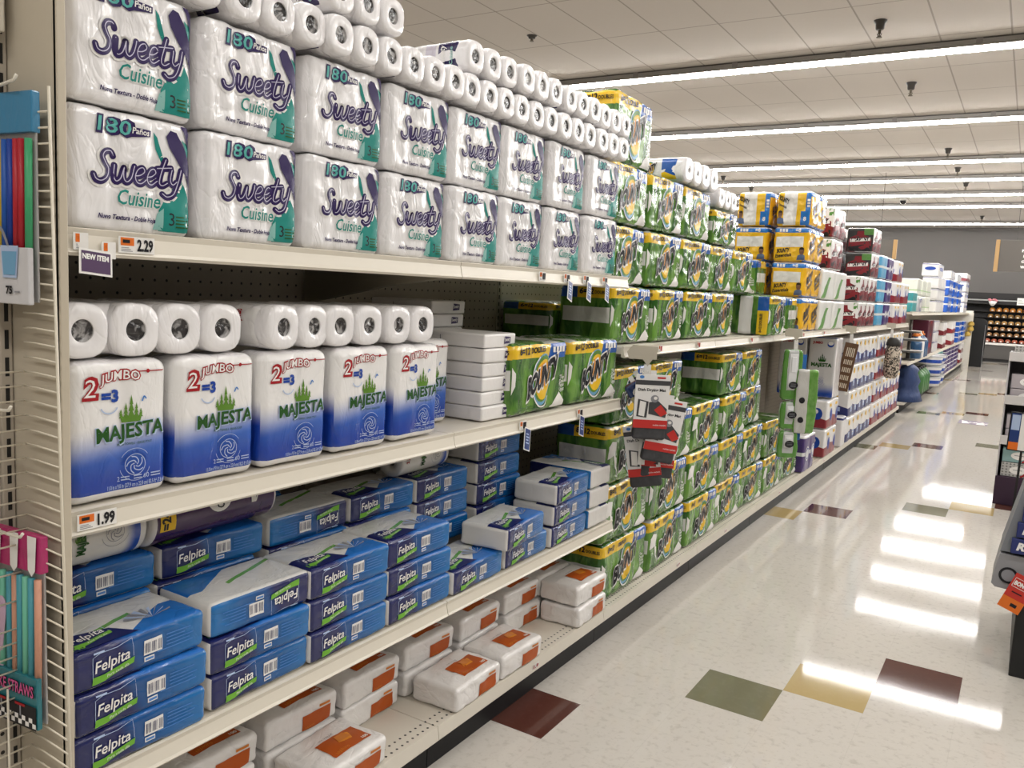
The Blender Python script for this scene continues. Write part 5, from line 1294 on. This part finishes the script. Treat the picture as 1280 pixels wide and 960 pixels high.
def aisle_sign(x0, x1, y, z0, z1, label, lines, post_right=False):
    t = thing('aisle_sign', label, 'sign', (0, y, 0)); px = x1 if post_right else x0
    part('board', t, sgn, lambda b: add_box(b, (x0,-.015,z0),(x1,.015,z1),0,.003)); part('wood_end', t, wood, lambda b: add_box(b, (px-.035,-.035,z0-.005),(px+.035,.035,z1+.005),0,.004))
    part('hanger', t, met, lambda b: [add_cyl(b, (x,0,z1), (x,0,CEIL), .004, n=6) for x in (x0+.3, x1-.3)])
    if lines:
        p = Print()
        for i, tx in enumerate(lines): p.text(tx, .62, (z1-z0)*(.80-.17*i), .062, W_, 0, .06, align='c')
        p.build('lettering', t, LEFTF(x0,-.0155,z0))
aisle_sign(.86, 2.0, 18.35, 2.33, 2.92, 'hanging grey aisle sign with white lines and a wooden left end', ('TRASH BAGS','PAPER TOWELS','FOIL & WRAP','CUPS & PLATES','WATER FILTERS'))
aisle_sign(-2.2, -.93, 18.35, 2.53, 2.90, 'hanging grey sign with wooden right end, partly behind the dark red packs', (), True)
t = thing('floor_decal', 'small purple and white decal lying on the aisle floor', 'decal', (.99, 13.26, .0)); part('sheet', t, tagp, lambda b: add_box(b, (-.18,-.22,.0005),(.18,.22,.0015)))
p = Print(); p.poly([(.05,.03),(.14,.10),(.10,.30),(.03,.38)], W_, 0); p.poly([(.22,.05),(.33,.05),(.30,.36),(.24,.22)], W_, 0); p.text('NEW', .13, .18, .10, W_, 0, .05); p.build('print', t, flat((-.18,-.22,.0015),(1,0,0),(0,1,0)), eps=.0006)

# ================================================================== right edge: tissue display and foil rack
t = thing('tissue_display', 'grey cardboard floor display of tissue boxes at the right edge', 'display', (1.41, 7.8, 0)); grc = plain('display_grey', (.44,.43,.44), .55); drk = plain('display_purple', (.035,.015,.035), .5); tray = plain('display_tray', (.56,.54,.53), .5)
part('base', t, drk, lambda b: add_box(b, (0,.0,.0),(.60,.62,.235),0,.004)); part('side_wall', t, grc, lambda b: add_box(b, (.0,.0,.235),(.012,.62,1.24),0,.003)); part('side_wall', t, grc, lambda b: add_box(b, (.588,.0,.235),(.60,.62,1.24),0,.003)); part('back_wall', t, grc, lambda b: add_box(b, (.012,.605,.235),(.588,.62,1.24)))
for z in (.50, .83, 1.18): part('tray', t, tray, lambda b: (add_box(b, (.0,-.015,z),(.60,.0,z+.075),0,.003), add_box(b, (.013,.0,z),(.587,.60,z+.01))))
part('divider', t, plain('post_black', (.02,.02,.02), .5), lambda b: add_box(b, (.27,-.012,.06),(.285,.0,.5)))
def tbox(kind, col):
    t = thing('tissue_box', 'x', 'tissues'); b = Body(.235,.12,.115,.004,nseg=(6,4,4),rumple=0)
    f = Mt('tbox_'+kind); u_, v_ = f.uv(); f.fin(f.mix(((u_*9).fract()-.5).abs()+((v_*5).fract()-.5).abs() < .35, col, tuple(c*.35 for c in col)) if kind == 'dots' else f.mix(f.noise(20)*.3, col, tuple(c*.8 for c in col)), .4)
    link('box', b.mesh({'front': f.mat}), t); p = Print(); p.ell(.12,.055,.06,.032, W_, 0); p.ring(.12,.055,.045,.058, RED, 1, 14, -1.2, .2, 1.1); p.rect(.085,.055,.15,.06, GREY, 1); p.build('logo', t, b.surf('front'), fine=.05); return t
TB = {'grey': tbox('grey', (.42,.38,.40)), 'teal': tbox('teal', (.24,.38,.38)), 'dots': tbox('dots', (.45,.44,.42))}
u = set()
for k, (z, kinds) in enumerate(((.237,('dots','teal')),(.512,('grey','grey')),(.842,('grey','grey')),(1.192,('dots',)))):
    for j, kd in enumerate(kinds):
        for i, x in enumerate((1.56, 1.84)):
            loc = (x, 7.83, z+j*.12); lb = '%s tissue box in the right-edge display, %s shelf, %s, %s' % ({'grey':'mauve grey','teal':'teal','dots':'polka-dot'}[kd], ('bottom','second','third','top')[k], ('lower','upper')[j], ('left','right')[i])
            if kd not in u: u.add(kd); o = TB[kd]; o.location = loc; o['label'] = lb; o.rotation_euler = (0,0,-PI/2); o['group'] = 'tissue boxes in the display'
            else: dup(TB[kd], loc, lb, rz=-PI/2, group='tissue boxes in the display')
t = thing('foil_rack', 'grey and blue side rack of foil boxes at the right edge, on a black base', 'rack', (1.60, 4.1, 0)); gb = plain('rack_grey', (.20,.21,.23), .45)
part('base', t, plain('rack_black', (.012,.012,.012), .5), lambda b: add_box(b, (0,0,0),(.5,.9,.35),0,.004))
def body(b):
    P = [(-.105,.40),(-.085,.535),(.40,.535),(.40,.36),(-.09,.385)]
    A = [b.verts.new((x,-.01,z)) for x,z in P]; B = [b.verts.new((x,.30,z)) for x,z in P]
    for i in range(5): b.faces.new((A[i],A[(i+1)%5],B[(i+1)%5],B[i]))
    b.faces.new(A[::-1]); b.faces.new(B)
part('tray', t, plain('rack_front', (.26,.26,.27), .45), body)
def wall(b):
    P = [(-.085,.545),(.0,.96),(.40,.96),(.40,.545)]
    A = [b.verts.new((x,.0,z)) for x,z in P]; B = [b.verts.new((x,.30,z)) for x,z in P]
    for i in range(4): b.faces.new((A[i],A[(i+1)%4],B[(i+1)%4],B[i]))
    b.faces.new(A[::-1]); b.faces.new(B)
part('shell', t, gb, wall)
p = Print(); p.ring(.06,.085,.026,.036, K_, 1, 22); p.ell(.06,.085,.026,.026, GREY, 0); p.build('emblem', t, LEFTF(-.105,-.0105,.36))
fb = plain('foil_blue', (.012,.022,.13), .35, coat=.3)
for k in range(5):
    q = thing('foil_box', 'dark blue foil box in the side rack at the right edge, %s from the bottom' % ORD[k], 'foil box', (1.60-.048+.0145*k, 4.075, .548+.072*k), 0, 'foil boxes in the side rack')
    part('box', q, fb, lambda b: add_box(b, (0,0,0),(.36,.024,.066),0,.003)); p = Print(); p.text('Reynolds', .02, .018, .045, W_, 0, .05, .17, .25); p.build('lettering', q, LEFTF(0,-.0005,0), eps=.0006)
t = thing('shelf_tag', 'red and orange bonus tag slanting off the rack at the right edge', 'tag', (1.585, 4.055, .475)); t.rotation_euler = (0,.36,0)
part('card', t, plain('tag_red', (.52,.03,.02), .4), lambda b: add_box(b, (-.0,-.002,-.165),(.085,0,.0))); p = Print(); p.rect(.0,.0,.085,.055, tago, 0); p.text('BONUS', .012,.115,.026, W_, 1, .06,.06); p.stroke([(.008,.105),(.008,.145),(.078,.145),(.078,.105),(.008,.105)], .0022, W_, 1, False); p.rect(.02,.08,.06,.085, K_, 1); p.rect(.04,.02,.065,.035, K_, 1); p.build('print', t, LEFTF(0,-.0025,-.165), eps=.0006)
t = thing('price_sign', 'white, blue and orange price sign reading 1 in front of the tissue display', 'sign', (1.485, 6.3, .80)); t.rotation_euler = (0,.02,-.05)
part('frame', t, blk, lambda b: add_box(b, (-.008,-.006,-.128),(.26,.004,.128),0,.003)); part('post', t, blk, lambda b: add_box(b, (.072,.004,-.8),(.086,.012,-.1)))
p = Print(); p.rect(.0,.0,.055,.24, tagb, 0); p.rect(.004,.13,.05,.23, PALEB, 1); p.rect(.0,.0,.055,.05, tago, 1); p.rect(.055,.0,.25,.24, W_, 0); p.text('1', .115,.07,.13, K_, 1, .04); p.text('$', .085,.125,.05, K_, 1, .02); p.rect(.09,.045,.24,.055, GREY, 1); p.build('print', t, LEFTF(0,-.0065,-.12), eps=.0008)
